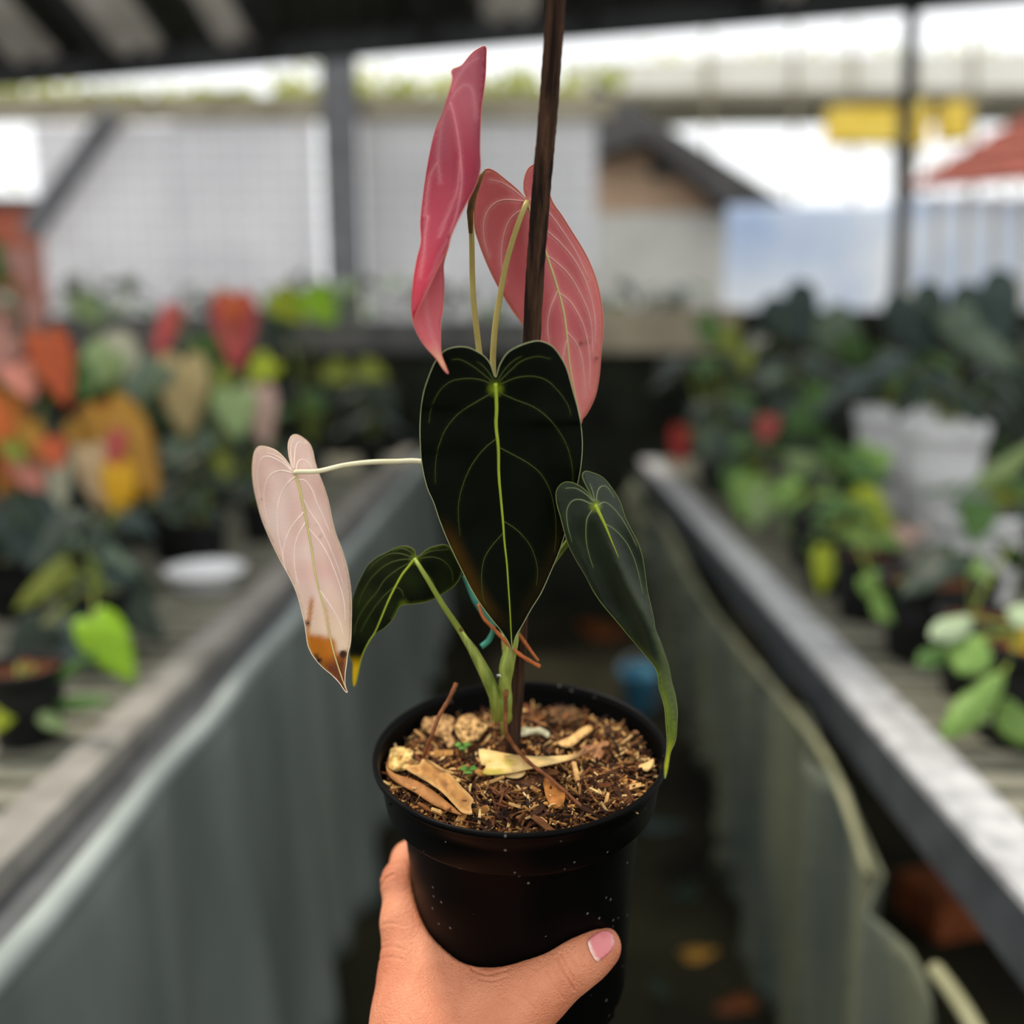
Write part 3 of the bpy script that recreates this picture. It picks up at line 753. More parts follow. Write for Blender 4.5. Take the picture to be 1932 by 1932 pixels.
bgplant('plant with flat red leaf and green leaves beside the rail', 0.60, 2.50, r=.06, h=.12, leaves=[
    (1480, 905, 1590, 935, 42, 'red', -.05, 'oval'), (1420, 905, 1400, 985, 76, 'mottle'), (1450, 930, 1420, 1000, 56, 'palegreen', -.03), (1480, 860, 1580, 890, 50, 'palegreen', .02, 'oval'), (1390, 880, 1370, 940, 50, 'green')], nrand=5, spread=.1, height=.13, keys=('green', 'dark'), size=.09)
bgplant('dark plant with small maroon leaf beside the rail', 0.60, 2.95, r=.06, h=.12, leaves=[(1285, 810, 1280, 880, 40, 'red'), (1345, 800, 1330, 880, 60, 'greygreen'), (1450, 790, 1440, 840, 40, 'pinkred'), (1380, 830, 1410, 880, 50, 'green')], nrand=8, spread=.12, height=.2, keys=('dark', 'green', 'slate'), size=.1)
bgplant('dark plant with yellow-green shoots at far end of the rail', 0.66, 3.45, r=.06, h=.12, leaves=[(1370, 620, 1380, 680, 44, 'olive'), (1400, 660, 1410, 710, 40, 'olive'), (1330, 600, 1350, 660, 44, 'green')], nrand=11, spread=.2, height=.32, keys=('dark', 'green', 'dark'), size=.13)
bgplant('broad-leaved dark plant in tall white pot farther along the rail bench', 1.04, 2.72, pot='white', r=.11, h=.29, nrand=8, spread=.2, height=.22, keys=('dark', 'slate', 'green'), size=.15)
bgplant('leafy dark plant in tall white pot beside the mottled plants', 1.00, 2.30, pot='white', r=.10, h=.29, nrand=7, spread=.18, height=.2, keys=('dark', 'slate'), size=.13)
bgplant('sprawling plant in white pot with arching green leaf', 0.85, 1.76, pot='white', r=.08, h=.17, leaves=[(1960, 830, 1800, 945, 44, 'palegreen', .05, 'oval'), (1850, 930, 1800, 970, 60, 'greygreen'), (1890, 930, 1940, 980, 50, 'olive')], nrand=5, spread=.1, height=.1, keys=('green', 'dark'), size=.1)
bgplant('dark plant in black pot on the far side of the tall white pots', 1.36, 2.75, r=.065, h=.12, nrand=9, spread=.15, height=.16, keys=('dark', 'green', 'dark'), size=.12)
bgplant('very large slate-leaved plant behind the slim post', 1.70, 3.15, r=.09, h=.17, leaves=[(1720, 560, 1760, 680, 110, 'slate', .1), (1850, 540, 1900, 660, 120, 'slate'), (1800, 590, 1860, 690, 70, 'greygreen')], nrand=10, spread=.32, height=.46, keys=('dark', 'slate', 'dark'), size=.24)
bgplant('tall slate-leaved plant before the blue-white sheet', 0.98, 3.80, r=.08, h=.15, leaves=[(1480, 560, 1530, 650, 110, 'slate'), (1560, 600, 1620, 690, 90, 'greygreen'), (1600, 640, 1640, 700, 50, 'green')], nrand=11, spread=.28, height=.4, keys=('dark', 'slate', 'dark'), size=.2)
bgplant('tall dark plant at outer side of the rail bench', 1.62, 2.55, r=.08, h=.15, leaves=[(1890, 700, 1940, 790, 80, 'dark'), (1850, 640, 1920, 700, 50, 'greygreen')], nrand=10, spread=.28, height=.36, keys=('dark', 'slate', 'green'), size=.19)
bgplant('short dark plant in black pot between nearly bare pot and arching-leaf white pot', 0.76, 1.60, r=.055, h=.09, nrand=7, spread=.07, height=.05, keys=('dark', 'green', 'mottle'), size=.055)
for k, (x, y, lb, n) in enumerate([(0.80, 1.22, 'low dark plant in black pot behind the white-speckled plant', 7), (0.63, 1.275, 'nearly bare black pot between white-speckled plant and wide pot', 2), (0.60, 1.64, 'nearly bare black pot between sprout and large mottled plant', 2), (1.12, 1.98, 'dark plant in black pot beside the white pot with arching leaf', 8),
                                   (0.62, 2.02, 'small mottled seedling in black pot along the rail', 5), (0.80, 2.42, 'dark plant in black pot behind the flat red leaf', 8), (0.62, 2.72, 'dark seedling in black pot along the rail', 7),
                                   (0.84, 2.85, 'dark bushy plant in black pot before the white pots', 9), (0.62, 3.20, 'dark bushy plant in black pot toward the end of the rail', 9), (1.32, 2.32, 'dark bushy plant in black pot behind the arching leaf', 9)]):
    bgplant(lb, x, y, r=.06, h=.12, leaves=[(1500, 780, 1570, 830, 60, 'green')] if 'before the white' in lb else (), nrand=n, spread=.11, height=.12, size=.09, keys=('dark', 'dark', 'green') if k != 4 else ('mottle', 'green'), seed=400 + k)
for k, (x, y, lb) in enumerate([(1.30, 3.50, 'tall dark plant between slim post and tall white pots'), (1.00, 3.42, 'tall dark plant before the foot of the blue-white sheet'), (1.62, 3.58, 'tall dark plant right beside the slim post')]):
    bgplant(lb, x, y, r=.075, h=.14, nrand=12, spread=.24, height=.30, size=.17, keys=('dark', 'slate', 'dark', 'green'), seed=500 + k)
for o in list(COL.objects):
    if o.type == 'MESH' and o.data.polygons and (o.name.split('.')[0] in ('tube', 'plastic_sheet', 'wall_right', 'front_board', 'bed_wall', 'plastic_bowl', 'draped_cloth', 'cloth_skirt')):
        TAKEN.append(('setting', 'leaf', mesh_solid(o.data, Matrix.Translation(ORG[o.name]))))
UNGROWN = grow()
# ---- floor litter and bucket
def fallen(px, py, z, L, key, ang, label):
    p = atZ(px, py, z)
    o = empty('fallen_leaf', p, label, 'leaf')
    a = math.radians(ang); d = Vector((math.cos(a), math.sin(a), 0)) * L
    m4 = leaf_matrix(p - d / 2, p + d / 2, L * .6, Vector((0, 0, 1)))
    low = min((m4 @ q.co).z for q in LM['heart'].vertices)
    leaf_obj(o, Matrix.Translation((0, 0, z - low - 0.0005)) @ m4, key, 'heart')
fallen(1325, 1800, 0.0, .075, 'mustard', 20, 'mustard-orange fallen leaf lying flat on the aisle floor')
fallen(1125, 1190, 0.0, .3, 'bark', 120, 'long rusty fallen leaf on the floor beyond the pot')
fallen(1300, 1680, 0.0, .1, 'dark', 60, 'dark green fallen leaf on the aisle floor')
fallen(1255, 1560, 0.0, .12, 'slate', 10, 'slate-green fallen leaf on the aisle floor')
fallen(1380, 1900, 0.0, .08, 'bark', 200, 'rusty fallen leaf near the draped cloth')
fallen(1250, 1870, 0.0, .06, 'dark', 300, 'small dark fallen leaf on the aisle floor near the mustard one')
M['blue'] = pm('blue_plastic', (60, 126, 156), (74, 140, 168), 6, .4, .4)
def bucket():
    p = atZ(1205, 1335, 0)
    prof = [(0, .003), (.05, 0), (.068, .13), (.074, .132), (.074, .14), (.066, .14), (.05, .01)]
    o = empty('bucket', p, 'small blue plastic bucket on the aisle floor', 'bucket')
    v, f = lathe(prof, Matrix.Translation(p), 32); mk('body', v, f, M['blue'], o)
    v, f = tubev([p + Vector((.072 * math.cos(a), 0.0, .134 + .06 * math.sin(a))) for a in [math.pi * i / 16 for i in range(17)]], .003, 6); mk('handle', v, f, M['galv'], o)
bucket()
M['brown_bark'] = pm('bark_heap', (92, 50, 28), (134, 74, 42), 30, .9, .1, .5)
def brick(px, py, z, sx, sy, sz, ang, label):
    p = atZ(px, py, z)
    m = Matrix.Translation(p) @ Matrix.Rotation(math.radians(ang), 4, 'Z')
    o = mk('bark_block', [m @ Vector(q) for q in boxv(-sx / 2, sx / 2, -sy / 2, sy / 2, 0, sz)], BOXF, M['brown_bark'], None, smooth=False, origin=p)
    b = o.modifiers.new('b', 'BEVEL'); b.width = .012; b.segments = 2
    tag(o, label, 'block')
brick(1810, 1730, 0, .24, .16, .09, 15, 'brown block lying under the rail bench')

# ================================================================== HELD PLANT
# pot frame: rim centre, axis leaning a little towards the viewer
NA = Vector((-0.022, 0.961, -0.276)).normalized()            # right / up / forward of the view
def cam2w(v): return RT * v[0] + UP * v[1] + FW * v[2]
AX = cam2w(NA).normalized()
RIM = C(981, 1408, 0.470)
E1 = (RT - AX * RT.dot(AX)).normalized()
E2 = AX.cross(E1).normalized()                                # away from the viewer
PM = Matrix(((E1.x, E2.x, AX.x, RIM.x), (E1.y, E2.y, AX.y, RIM.y), (E1.z, E2.z, AX.z, RIM.z), (0, 0, 0, 1)))
PMI = PM.inverted()
LPOT = 0.137
POT_OUT = [(0.0, -LPOT + 0.006), (0.044, -LPOT + 0.006), (0.0465, -LPOT), (0.0525, -LPOT), (0.0535, -LPOT + 0.004), (0.0555, -0.095), (0.0585, -0.05),
           (0.0598, -0.0305), (0.0605, -0.0285), (0.0655, -0.0265), (0.0675, -0.024), (0.0690, -0.012), (0.0702, -0.004), (0.0722, -0.0036), (0.0730, -0.002),
           (0.0728, -0.0003), (0.0718, 0.0002), (0.0704, -0.0006), (0.0694, -0.004), (0.0655, -0.026), (0.0575, -0.032), (0.0560, -0.055)]
def pot_r(h):   # outer body radius at height below rim
    hs_ = [p[1] for p in POT_OUT[3:15]]; rs = [p[0] for p in POT_OUT[3:15]]
    return np.interp(h, hs_, rs)
PLANT = empty('potted_anthurium', PM @ Vector((0, 0, -LPOT)), 'anthurium with dark heart leaf, pink leaves and stake in hand-held black pot', 'potted plant')
v, f = lathe(POT_OUT, PM, 96)
pot = mk('pot', v, f, M['black'], PLANT)
for a in (20, 80, 140, 200, 260, 320):
    m = PM @ Matrix.Rotation(math.radians(a), 4, 'Z')
    vv = [m @ Vector(q) for q in boxv(0.040, 0.0515, -0.009, 0.009, -LPOT - 0.004, -LPOT + 0.003)]
    mk('foot', vv, BOXF, M['black'], pot, smooth=False)

# ---- potting mix
SOILH = -0.0125
def soil_h(x, y):
    r = math.hypot(x, y)
    return SOILH + 0.004 * (1 - (r / 0.068) ** 2) + 0.0022 * noise.noise((x * 60, y * 60, 1.3)) + 0.0012 * noise.noise((x * 160, y * 160, 4.0)) + 0.002 * sstep(0.0, 0.05, -y) * (r < 0.066) - 0.003 * sstep(0.03, 0.066, y)
V, F = [], []; nr, ns = 40, 120
for i in range(nr + 1):
    r = 0.0665 * i / nr
    for k in range(ns):
        a = 2 * math.pi * k / ns; x, y = r * math.cos(a), r * math.sin(a)
        V.append(PM @ Vector((x, y, soil_h(x, y))))
for i in range(nr):
    for k in range(ns):
        a, b = i * ns + k, i * ns + (k + 1) % ns; F.append((a, b, b + ns, a + ns))
M['mix'] = pm('potting_mix', (34, 20, 12), (84, 54, 30), 130, 0.9, 0.1, 0.9, 500, lo=0.4, hi=0.7)
soil = mk('potting_mix', V, F, M['mix'], PLANT)
soil['label'] = 'dark brown bark potting mix'
PAL = [lin(c) for c in [(40, 24, 14), (52, 30, 16), (60, 36, 22), (74, 44, 24), (92, 52, 28), (100, 62, 34), (116, 72, 38), (128, 86, 48), (150, 104, 58), (176, 126, 68), (200, 156, 96), (214, 178, 118)]]
def chip_geo(L, W, T, rnd):
    n = 4
    V = []
    bend = rnd.uniform(-.25, .25) * L
    for i in range(n):
        t = i / (n - 1); x = (t - .5) * L
        ww = W * (0.35 + 0.65 * math.sin(math.pi * (0.15 + 0.7 * t)) * rnd.uniform(.7, 1.1))
        z = bend * (t - .5) ** 2
        o = rnd.uniform(-.15, .15) * W
        V += [(x, -ww / 2 + o, z - T / 2), (x, ww / 2 + o, z - T / 2), (x, ww / 2 * .85 + o, z + T / 2), (x, -ww / 2 * .85 + o, z + T / 2)]
    F = [(3, 2, 1, 0), (12, 13, 14, 15)]
    for i in range(n - 1):
        for k in range(4):
            a, b = i * 4 + k, i * 4 + (k + 1) % 4; F.append((a, b, b + 4, a + 4))
    return V, F
def chips():
    rnd = random.Random(11)
    V, F, Cc = [], [], []
    for k in range(6500):
        r = 0.0655 * math.sqrt(rnd.random()); a = rnd.random() * 2 * math.pi
        x, y = r * math.cos(a), r * math.sin(a)
        L = 0.0018 + 0.0095 * rnd.random() ** 1.7; W = min(0.0016, L * rnd.uniform(0.10, 0.34)); T = W * rnd.uniform(0.2, 0.5)
        v, f = chip_geo(L, W, T, rnd)
        m = PM @ Matrix.Translation((x, y, soil_h(x, y) + rnd.uniform(-0.0003, 0.0028))) @ Matrix.Rotation(rnd.random() * 6.28, 4, 'Z') @ Matrix.Rotation(rnd.gauss(0, .45), 4, 'Y') @ Matrix.Rotation(rnd.gauss(0, .5), 4, 'X')
        o = len(V); V += [m @ Vector(q) for q in v]; F += [tuple(i + o for i in q) for q in f]
        c = PAL[min(len(PAL) - 1, int(rnd.random() ** 1.3 * len(PAL)))]; g = rnd.uniform(.6, 1.15); Cc += [tuple(q * g for q in c)] * len(v)
    o = mk('bark_crumbs', V, F, M['chips'], soil, smooth=False, cols=Cc); o['kind'] = 'stuff'
    protos = []
    for k in range(36):
        L = rnd.uniform(0.008, 0.017); v, f = chip_geo(L, L * rnd.uniform(0.12, 0.34), 0.0008, rnd)
        c = PAL[(k * 5) % 11]
        me = bpy.data.meshes.new('bark_chip'); me.from_pydata(v, [], f)
        at = me.color_attributes.new('Col', 'FLOAT_COLOR', 'POINT')
        at.data.foreach_set('color', [q for _ in v for q in (*c, 1)])
        me.materials.append(M['chips']); protos.append(me)
    o0 = Matrix.Translation(-ORG[PLANT.name])
    for k in range(150):
        while True:
            r = 0.0615 * math.sqrt(rnd.random()); a = rnd.random() * 2 * math.pi
            x, y = r * math.cos(a), r * math.sin(a)
            if math.hypot(x, y) > 0.009: break
        o = bpy.data.objects.new('bark_chip', protos[k % 36]); COL.objects.link(o); o.parent = soil
        o.matrix_local = o0 @ PM @ Matrix.Translation((x, y, soil_h(x, y) + rnd.uniform(0.0015, 0.0035))) @ Matrix.Rotation(rnd.random() * 6.28, 4, 'Z') @ Matrix.Rotation(rnd.gauss(0, .35), 4, 'Y') @ Matrix.Rotation(rnd.gauss(0, .6), 4, 'X')
chips()
def soil_at(px, py, lift=0.003):
    """point on the potting mix seen at a pixel"""
    o = PMI @ CAM; d = PMI.to_3x3() @ ray(px, py)
    h = SOILH + 0.003 + lift
    for _ in range(4):
        p = o + d * ((h - o.z) / d.z); h = soil_h(p.x, p.y) + lift
    k = min(1, 0.0662 / math.hypot(p.x, p.y))
    return PM @ Vector((p.x * k, p.y * k, h))

# ---- blades
def K(pts, ox, oy, s): return [(ox + x * s, oy + y * s) for x, y in pts]
class Mid:
    def __init__(self, pts):
        self.p = [Vector((q.x, q.y)) for q in catmull([(*p, 0) for p in pts], 5)]
        self.l = [0]
        for a, b in zip(self.p, self.p[1:]): self.l.append(self.l[-1] + (b - a).length)
    def ts(self, x, y):
        """t along the midrib (may run past 0..1), s lateral px (right positive when the midrib runs down)"""
        best = None; q = Vector((x, y)); L = self.l[-1]
        for i in range(len(self.p) - 1):
            a, b = self.p[i], self.p[i + 1]; e = b - a; u = (q - a).dot(e) / e.length_squared
            uc = max(0, min(1, u)); d = (q - (a + e * uc)).length
            if best is None or d < best[0]:
                ue = u if (i == 0 and u < 0) or (i == len(self.p) - 2 and u > 1) else uc
                en = e.normalized()
                best = (d, (self.l[i] + ue * e.length) / L, -((q - a).x * en.y * -1 + (q - a).y * en.x))
        return best[1], best[2]
def dpoly(x, y, polys):
    m = 1e9
    for P in polys:
        for a, b in zip(P, P[1:]):
            ex, ey = b[0] - a[0], b[1] - a[1]
            t = max(0, min(1, ((x - a[0]) * ex + (y - a[1]) * ey) / (ex * ex + ey * ey + 1e-9)))
            d = math.hypot(a[0] + t * ex - x, a[1] + t * ey - y)
            if d < m: m = d
    return m
def blade(label, patches, mid, depth, colf, veins, mat, mats, step=6.5, r_mid=(0.0009, 0.0002), r_vein=0.00028, r_margin=0.00022,
          side=-1, thick=0.0004, midrange=(0, 1), margin=True):
    """leaf blade: outlines in reference units are laid out at their own depths (metres) in space.
    depth(x, y, t, s, patch) -> distance; colf -> pigment and any painted edge glow; veins/midrib become raised ribs on the viewed face"""
    md = Mid(mid)
    V, F, Cc, UV = [], [], [], []
    vpoly = [[(q.x, q.y) for q in catmull([(*p, 0) for p in vn], 4)] for vn in veins]
    mpoly = [(q.x, q.y) for q in md.p]
    loops = []
    for pi, ol in enumerate(patches):
        sm = [(q.x, q.y) for q in catmull([(*p, 0) for p in ol], 4, True)]
        loops.append(sm)
        v2, f = fill2d(sm, step)
        o = len(V)
        for p in v2:
            t, s = md.ts(p.x, p.y)
            V.append(C(p.x, p.y, depth(p.x, p.y, t, s, pi)))
            Cc.append(colf(p.x, p.y, t, s, dpoly(p.x, p.y, vpoly + [mpoly]), dpoly(p.x, p.y, [sm + sm[:1]]), pi))
            UV.append((s / 100, t * 4 + abs(s) / 100))
        F += [tuple(i + o for i in q) for q in f]
    o = mk('leaf', V, F, mat, PLANT, cols=Cc, uvs=UV)
    if label: o['label'] = label
    m = o.modifiers.new('thick', 'SOLIDIFY'); m.thickness = thick; m.offset = 0
    def rib(poly, ra, rb, name, mt, pi=0):
        P = []
        for x, y in poly:
            t, s = md.ts(x, y); P.append(C(x, y, depth(x, y, t, s, pi) + side * 0.0002))
        v, f = tubev(P, lambda u: ra + (rb - ra) * u, 6)
        mk(name, v, f, mt, o)
    n = len(mpoly); a, b = int(midrange[0] * (n - 1)), int(midrange[1] * (n - 1)) + 1
    rib(mpoly[a:b], r_mid[0], r_mid[1], 'midrib', mats[0])
    for vp in vpoly: rib(vp, r_vein * 1.15, r_vein * 0.5, 'vein', mats[1])
    if margin:
        for pi, sm in enumerate(loops): rib(sm + sm[:1], r_margin, r_margin, 'leaf_margin', mats[2], pi)
    return o

# big dark heart leaf facing the viewer
k2 = lambda p: K(p, 760, 620, 0.352)
ol = k2([(497, 262), (520, 195), (560, 132), (620, 95), (690, 71), (740, 68), (800, 95), (845, 150), (880, 220), (910, 330), (940, 440), (957, 540), (962, 630), (955, 730), (935, 840),
         (905, 960), (872, 1085), (840, 1190), (790, 1310), (740, 1420), (690, 1500), (640, 1590), (607, 1645), (592, 1700), (586, 1725),
         (566, 1682), (530, 1624), (480, 1562), (420, 1482), (365, 1392), (315, 1292), (270, 1200), (230, 1110), (195, 1020), (165, 930), (130, 850), (105, 740), (95, 640), (92, 540), (98, 430), (115, 330),
         (150, 230), (180, 168), (225, 118), (290, 98), (350, 102), (400, 124), (440, 152), (470, 192)])
mid1 = k2([(497, 292), (503, 420), (500, 520), (512, 640), (515, 780), (525, 900), (538, 1040), (545, 1140), (558, 1260), (566, 1380), (574, 1500), (580, 1620), (586, 1715)])
v1 = [k2(p) for p in [
    [(485, 290), (440, 252), (380, 205), (310, 167), (262, 168)], [(475, 297), (410, 273), (330, 268), (250, 287), (190, 345), (152, 430), (140, 510)],
    [(480, 345), (400, 390), (300, 455), (230, 540), (190, 640), (175, 740), (175, 830)], [(500, 592), (440, 640), (370, 730), (325, 830), (300, 930), (298, 1020), (308, 1110)],
    [(537, 1098), (490, 1150), (440, 1225), (422, 1320), (428, 1420), (442, 1480)],
    [(505, 285), (550, 215), (600, 168), (635, 150)], [(512, 290), (580, 222), (640, 172), (720, 150), (790, 162)], [(520, 302), (600, 266), (690, 255), (770, 277), (830, 332), (880, 400), (902, 465)],
    [(515, 342), (600, 380), (700, 420), (780, 480), (850, 570), (890, 660), (910, 760), (910, 830)], [(518, 638), (580, 670), (670, 720), (740, 780), (790, 870), (815, 980), (822, 1100), (812, 1200)],
    [(540, 1033), (600, 1070), (660, 1130), (700, 1200), (722, 1290), (716, 1380)], [(490, 285), (460, 235), (430, 200), (400, 178)]]]
def d1(x, y, t, s, pi):
    return 0.402 + 0.040 * max(t, -0.3) + 0.0045 * (s / 150) ** 2 + 0.0012 * math.sin(s / 26.0) * math.sin(t * 9) - 0.003 * sstep(0, 60, abs(s)) * 0.5
dk, edge_glow, lm = lin((9, 12, 7)), lin((70, 48, 12)), lin((120, 138, 30))
def c1(x, y, t, s, dv, de, pi):
    c = mixc(dk, lin((15, 19, 11)), 0.5 + 0.5 * noise.noise((x * .02, y * .02, 0)))
    edge = sstep(34, 0, de) * sstep(0.45, 0.62, t) * sstep(0.95, .8, t) * (1.0 if s < 0 else 0.25)
    c = mixc(c, edge_glow, edge * 0.75)  # light shining through the thin leaf edge, painted in as tan
    hub = math.hypot(x - 935, y - 733)
    return mixc(c, lm, sstep(20, 4, hub) * 0.8 + 0.03 * sstep(5, 0, dv))
blade('large near-black heart-shaped leaf with lime midrib', [ol], mid1, d1, c1, v1, M['blade_dark'], (M['vein_lime'], M['vein_dim'], M['margin_pale']),
      r_mid=(0.0009, 0.00022), r_vein=0.00024)

# folded crimson leaf, upper left
k1 = lambda p: K(p, 680, 50, 0.3882)
main = k1([(607, 97), (611, 150), (608, 230), (600, 310), (588, 400), (582, 500), (580, 600), (582, 690), (560, 770), (520, 850), (470, 950), (440, 1020), (422, 1085), (372, 1180), (322, 1290), (275, 1385), (258, 1425),
           (250, 1390), (250, 1330), (258, 1230), (275, 1130), (294, 1050), (292, 950), (302, 850), (315, 750), (330, 660), (350, 560), (370, 490), (400, 420), (425, 340), (440, 290), (447, 250), (445, 212), (490, 190), (530, 142), (565, 112)])
low = k1([(430, 1060), (405, 1150), (405, 1230), (404, 1320), (398, 1395), (390, 1440), (389, 1550), (396, 1602), (414, 1650), (427, 1688), (402, 1664), (370, 1615), (320, 1560), (280, 1500), (259, 1445), (252, 1395), (280, 1300), (340, 1180), (400, 1080)])
mid2 = k1([(437, 368), (465, 480), (485, 620), (492, 760), (470, 900), (430, 1020), (380, 1130), (340, 1230), (318, 1330), (330, 1430), (360, 1540), (395, 1630), (424, 1684)])
v2_ = [k1(p) for p in [[(437, 365), (470, 310), (510, 285), (540, 305), (555, 370), (560, 450)], [(440, 330), (470, 250), (520, 185), (570, 150)], [(437, 375), (405, 430), (388, 540), (380, 650), (390, 760)],
                       [(376, 660), (340, 730), (325, 820), (315, 920)], [(485, 640), (470, 800), (420, 930), (385, 1020)], [(330, 920), (315, 1020), (310, 1100), (290, 1220)]]]
def d2(x, y, t, s, pi):
    u = (y - 88) / 600
    base = 0.399 - 0.004 * u + 0.00004 * abs(x - 860)
    bul = -0.010 * math.exp(-(s / 45) ** 2) + 0.006 * (s / 60) ** 2
    if pi == 1: return base + 0.0015 + 0.002 * (s / 30) - 0.006 * sstep(640, 700, y)
    return base + bul
def c2(x, y, t, s, dv, de, pi):
    if pi == 1: c = mixc(lin((206, 98, 104)), lin((206, 160, 112)), sstep(640, 690, y))
    else:
        c = mixc(lin((186, 88, 100)), lin((168, 42, 66)), sstep(180, 330, y))
        c = mixc(c, lin((196, 48, 70)), sstep(430, 540, y))
        c = mixc(c, lin((150, 34, 58)), sstep(900 - 0.05 * y, 905, x) * 0.5 + 0.3 * sstep(30, 90, abs(s)))
    return mixc(c, lin((214, 150, 152)), 0.30 * sstep(7, 0, dv))
blade('folded crimson-pink young leaf with pointed tip', [main, low], mid2, d2, c2, v2_, M['blade_pink'], (M['vein_rose'], M['vein_rose'], M['margin_pink']),
      r_mid=(0.00045, 0.00018), r_vein=0.0002, midrange=(0, 0.42))

# pink leaf behind the stake, seen from below
ol3 = k1([(806, 838), (760, 790), (700, 740), (650, 702), (612, 694), (580, 745), (560, 810), (552, 885), (556, 980), (580, 1062), (610, 1140), (650, 1228), (690, 1300), (740, 1380), (785, 1440),
          (850, 1540), (920, 1660), (990, 1790), (1040, 1880), (1069, 1930),
          (1080, 1905), (1102, 1878), (1140, 1800), (1160, 1700), (1170, 1580), (1180, 1460), (1175, 1370), (1155, 1260), (1120, 1160), (1080, 1080), (1030, 1000), (980, 920), (935, 855), (905, 770), (880, 700), (850, 670), (815, 692), (796, 742), (794, 795)])
mid3 = k1([(810, 858), (850, 960), (905, 1110), (960, 1280), (990, 1400), (1005, 1520), (1018, 1650), (1045, 1800), (1069, 1922)])
v3 = [k1(p) for p in [[(805, 845), (750, 800), (690, 760), (630, 745)], [(800, 850), (700, 842), (640, 870), (605, 930), (600, 1020), (625, 1120)], [(815, 880), (760, 905), (715, 960), (690, 1050), (685, 1150), (700, 1240)],
                      [(822, 850), (860, 780), (862, 720)], [(830, 865), (910, 900), (980, 990), (1050, 1100), (1110, 1230)], [(860, 960), (960, 1040), (1050, 1150), (1110, 1280), (1140, 1420), (1140, 1540)],
                      [(905, 1110), (1000, 1190), (1070, 1300), (1120, 1430), (1130, 1600)], [(960, 1290), (1030, 1350), (1090, 1470), (1115, 1620), (1110, 1760)], [(1000, 1480), (1060, 1560), (1085, 1680), (1090, 1800)],
                      [(960, 1280), (920, 1380), (910, 1480), (930, 1600)], [(1005, 1520), (985, 1600), (985, 1700), (1010, 1800)]]]
def d3(x, y, t, s, pi):
    return 0.432 + 0.020 * max(t, -0.2) + 0.006 * (s / 100) ** 2 + 0.0010 * math.sin(s / 14.0)
def c3(x, y, t, s, dv, de, pi):
    c = mixc(lin((206, 112, 108)), lin((190, 84, 92)), 0.5 + 0.6 * noise.noise((x * .012, y * .012, 3)))
    c = mixc(c, lin((218, 132, 122)), sstep(560, 780, y) * 0.8)
    c = mixc(c, lin((196, 140, 96)), sstep(8, 0, de) * 0.5)
    for bx, by, r in ((1108, 647, 5), (1094, 650, 4), (1124, 678, 3)):
        c = mixc(c, lin((130, 50, 36)), sstep(r + 3, r - 2, math.hypot(x - bx, y - by)))
    return mixc(c, lin((226, 168, 156)), 0.35 * sstep(9, 0, dv))
blade('pink leaf underside hanging behind the stake', [ol3], mid3, d3, c3, v3, M['blade_pink'], (M['vein_olive'], M['vein_pink'], M['margin_pink']),
      r_mid=(0.0007, 0.0003), r_vein=0.00032)

# pale pink leaf with decayed orange tip, left
k3 = lambda p: K(p, 440, 780, 0.2899)
ol5 = k3([(376, 345), (340, 300), (290, 250), (230, 222), (172, 215), (140, 245), (127, 310), (125, 390), (135, 480), (155, 570), (185, 680), (220, 770), (260, 860), (310, 960), (370, 1070), (410, 1160), (440, 1260), (465, 1370), (476, 1440), (487, 1510), (522, 1582), (580, 1650), (640, 1700), (690, 1752), (722, 1800), (742, 1816),
          (728, 1765), (728, 1700), (736, 1640), (746, 1560), (764, 1480), (768, 1350), (768, 1200), (755, 1080), (735, 980), (700, 870), (665, 780), (640, 680), (620, 580), (590, 480), (555, 390), (530, 310), (515, 240), (490, 190), (440, 150), (402, 138), (372, 158), (358, 210), (364, 280)])
mid5 = k3([(398, 385), (430, 480), (460, 620), (480, 720), (510, 880), (530, 1020), (560, 1150), (600, 1300), (640, 1500), (680, 1640), (735, 1800)])
v5 = [k3(p) for p in [[(385, 372), (330, 310), (270, 270), (220, 255)], [(385, 378), (320, 320), (240, 282), (190, 290), (160, 350), (160, 450), (180, 560)], [(388, 388), (310, 372), (250, 395), (215, 450), (200, 540), (215, 650), (250, 760)],
                      [(405, 410), (360, 450), (310, 530), (288, 640), (290, 760), (310, 870), (330, 950)], [(462, 640), (380, 740), (335, 850), (325, 950), (350, 1030)], [(470, 710), (425, 790), (400, 880), (400, 1000), (425, 1120)],
                      [(388, 360), (375, 280), (375, 210), (390, 170)], [(395, 360), (400, 270), (410, 210), (430, 185), (470, 200)], [(408, 370), (420, 320), (450, 300), (490, 320), (520, 370)], [(420, 430), (470, 440), (515, 500), (540, 570), (590, 680), (630, 780)],
                      [(455, 560), (500, 640), (560, 730), (620, 850), (680, 1000), (720, 1130)], [(485, 745), (560, 830), (620, 930), (680, 1080), (720, 1220), (730, 1350)], [(560, 1150), (620, 1230), (690, 1350), (720, 1450)]]]
def d5(x, y, t, s, pi):
    return 0.440 - 0.012 * max(t, -0.2) + 0.010 * (s / 60) ** 2 - (0.005 if False else 0) + 0.006 * (s / 60 if s > 0 else 0) ** 1.0 + 0.0005 * math.sin(s / 7.0)
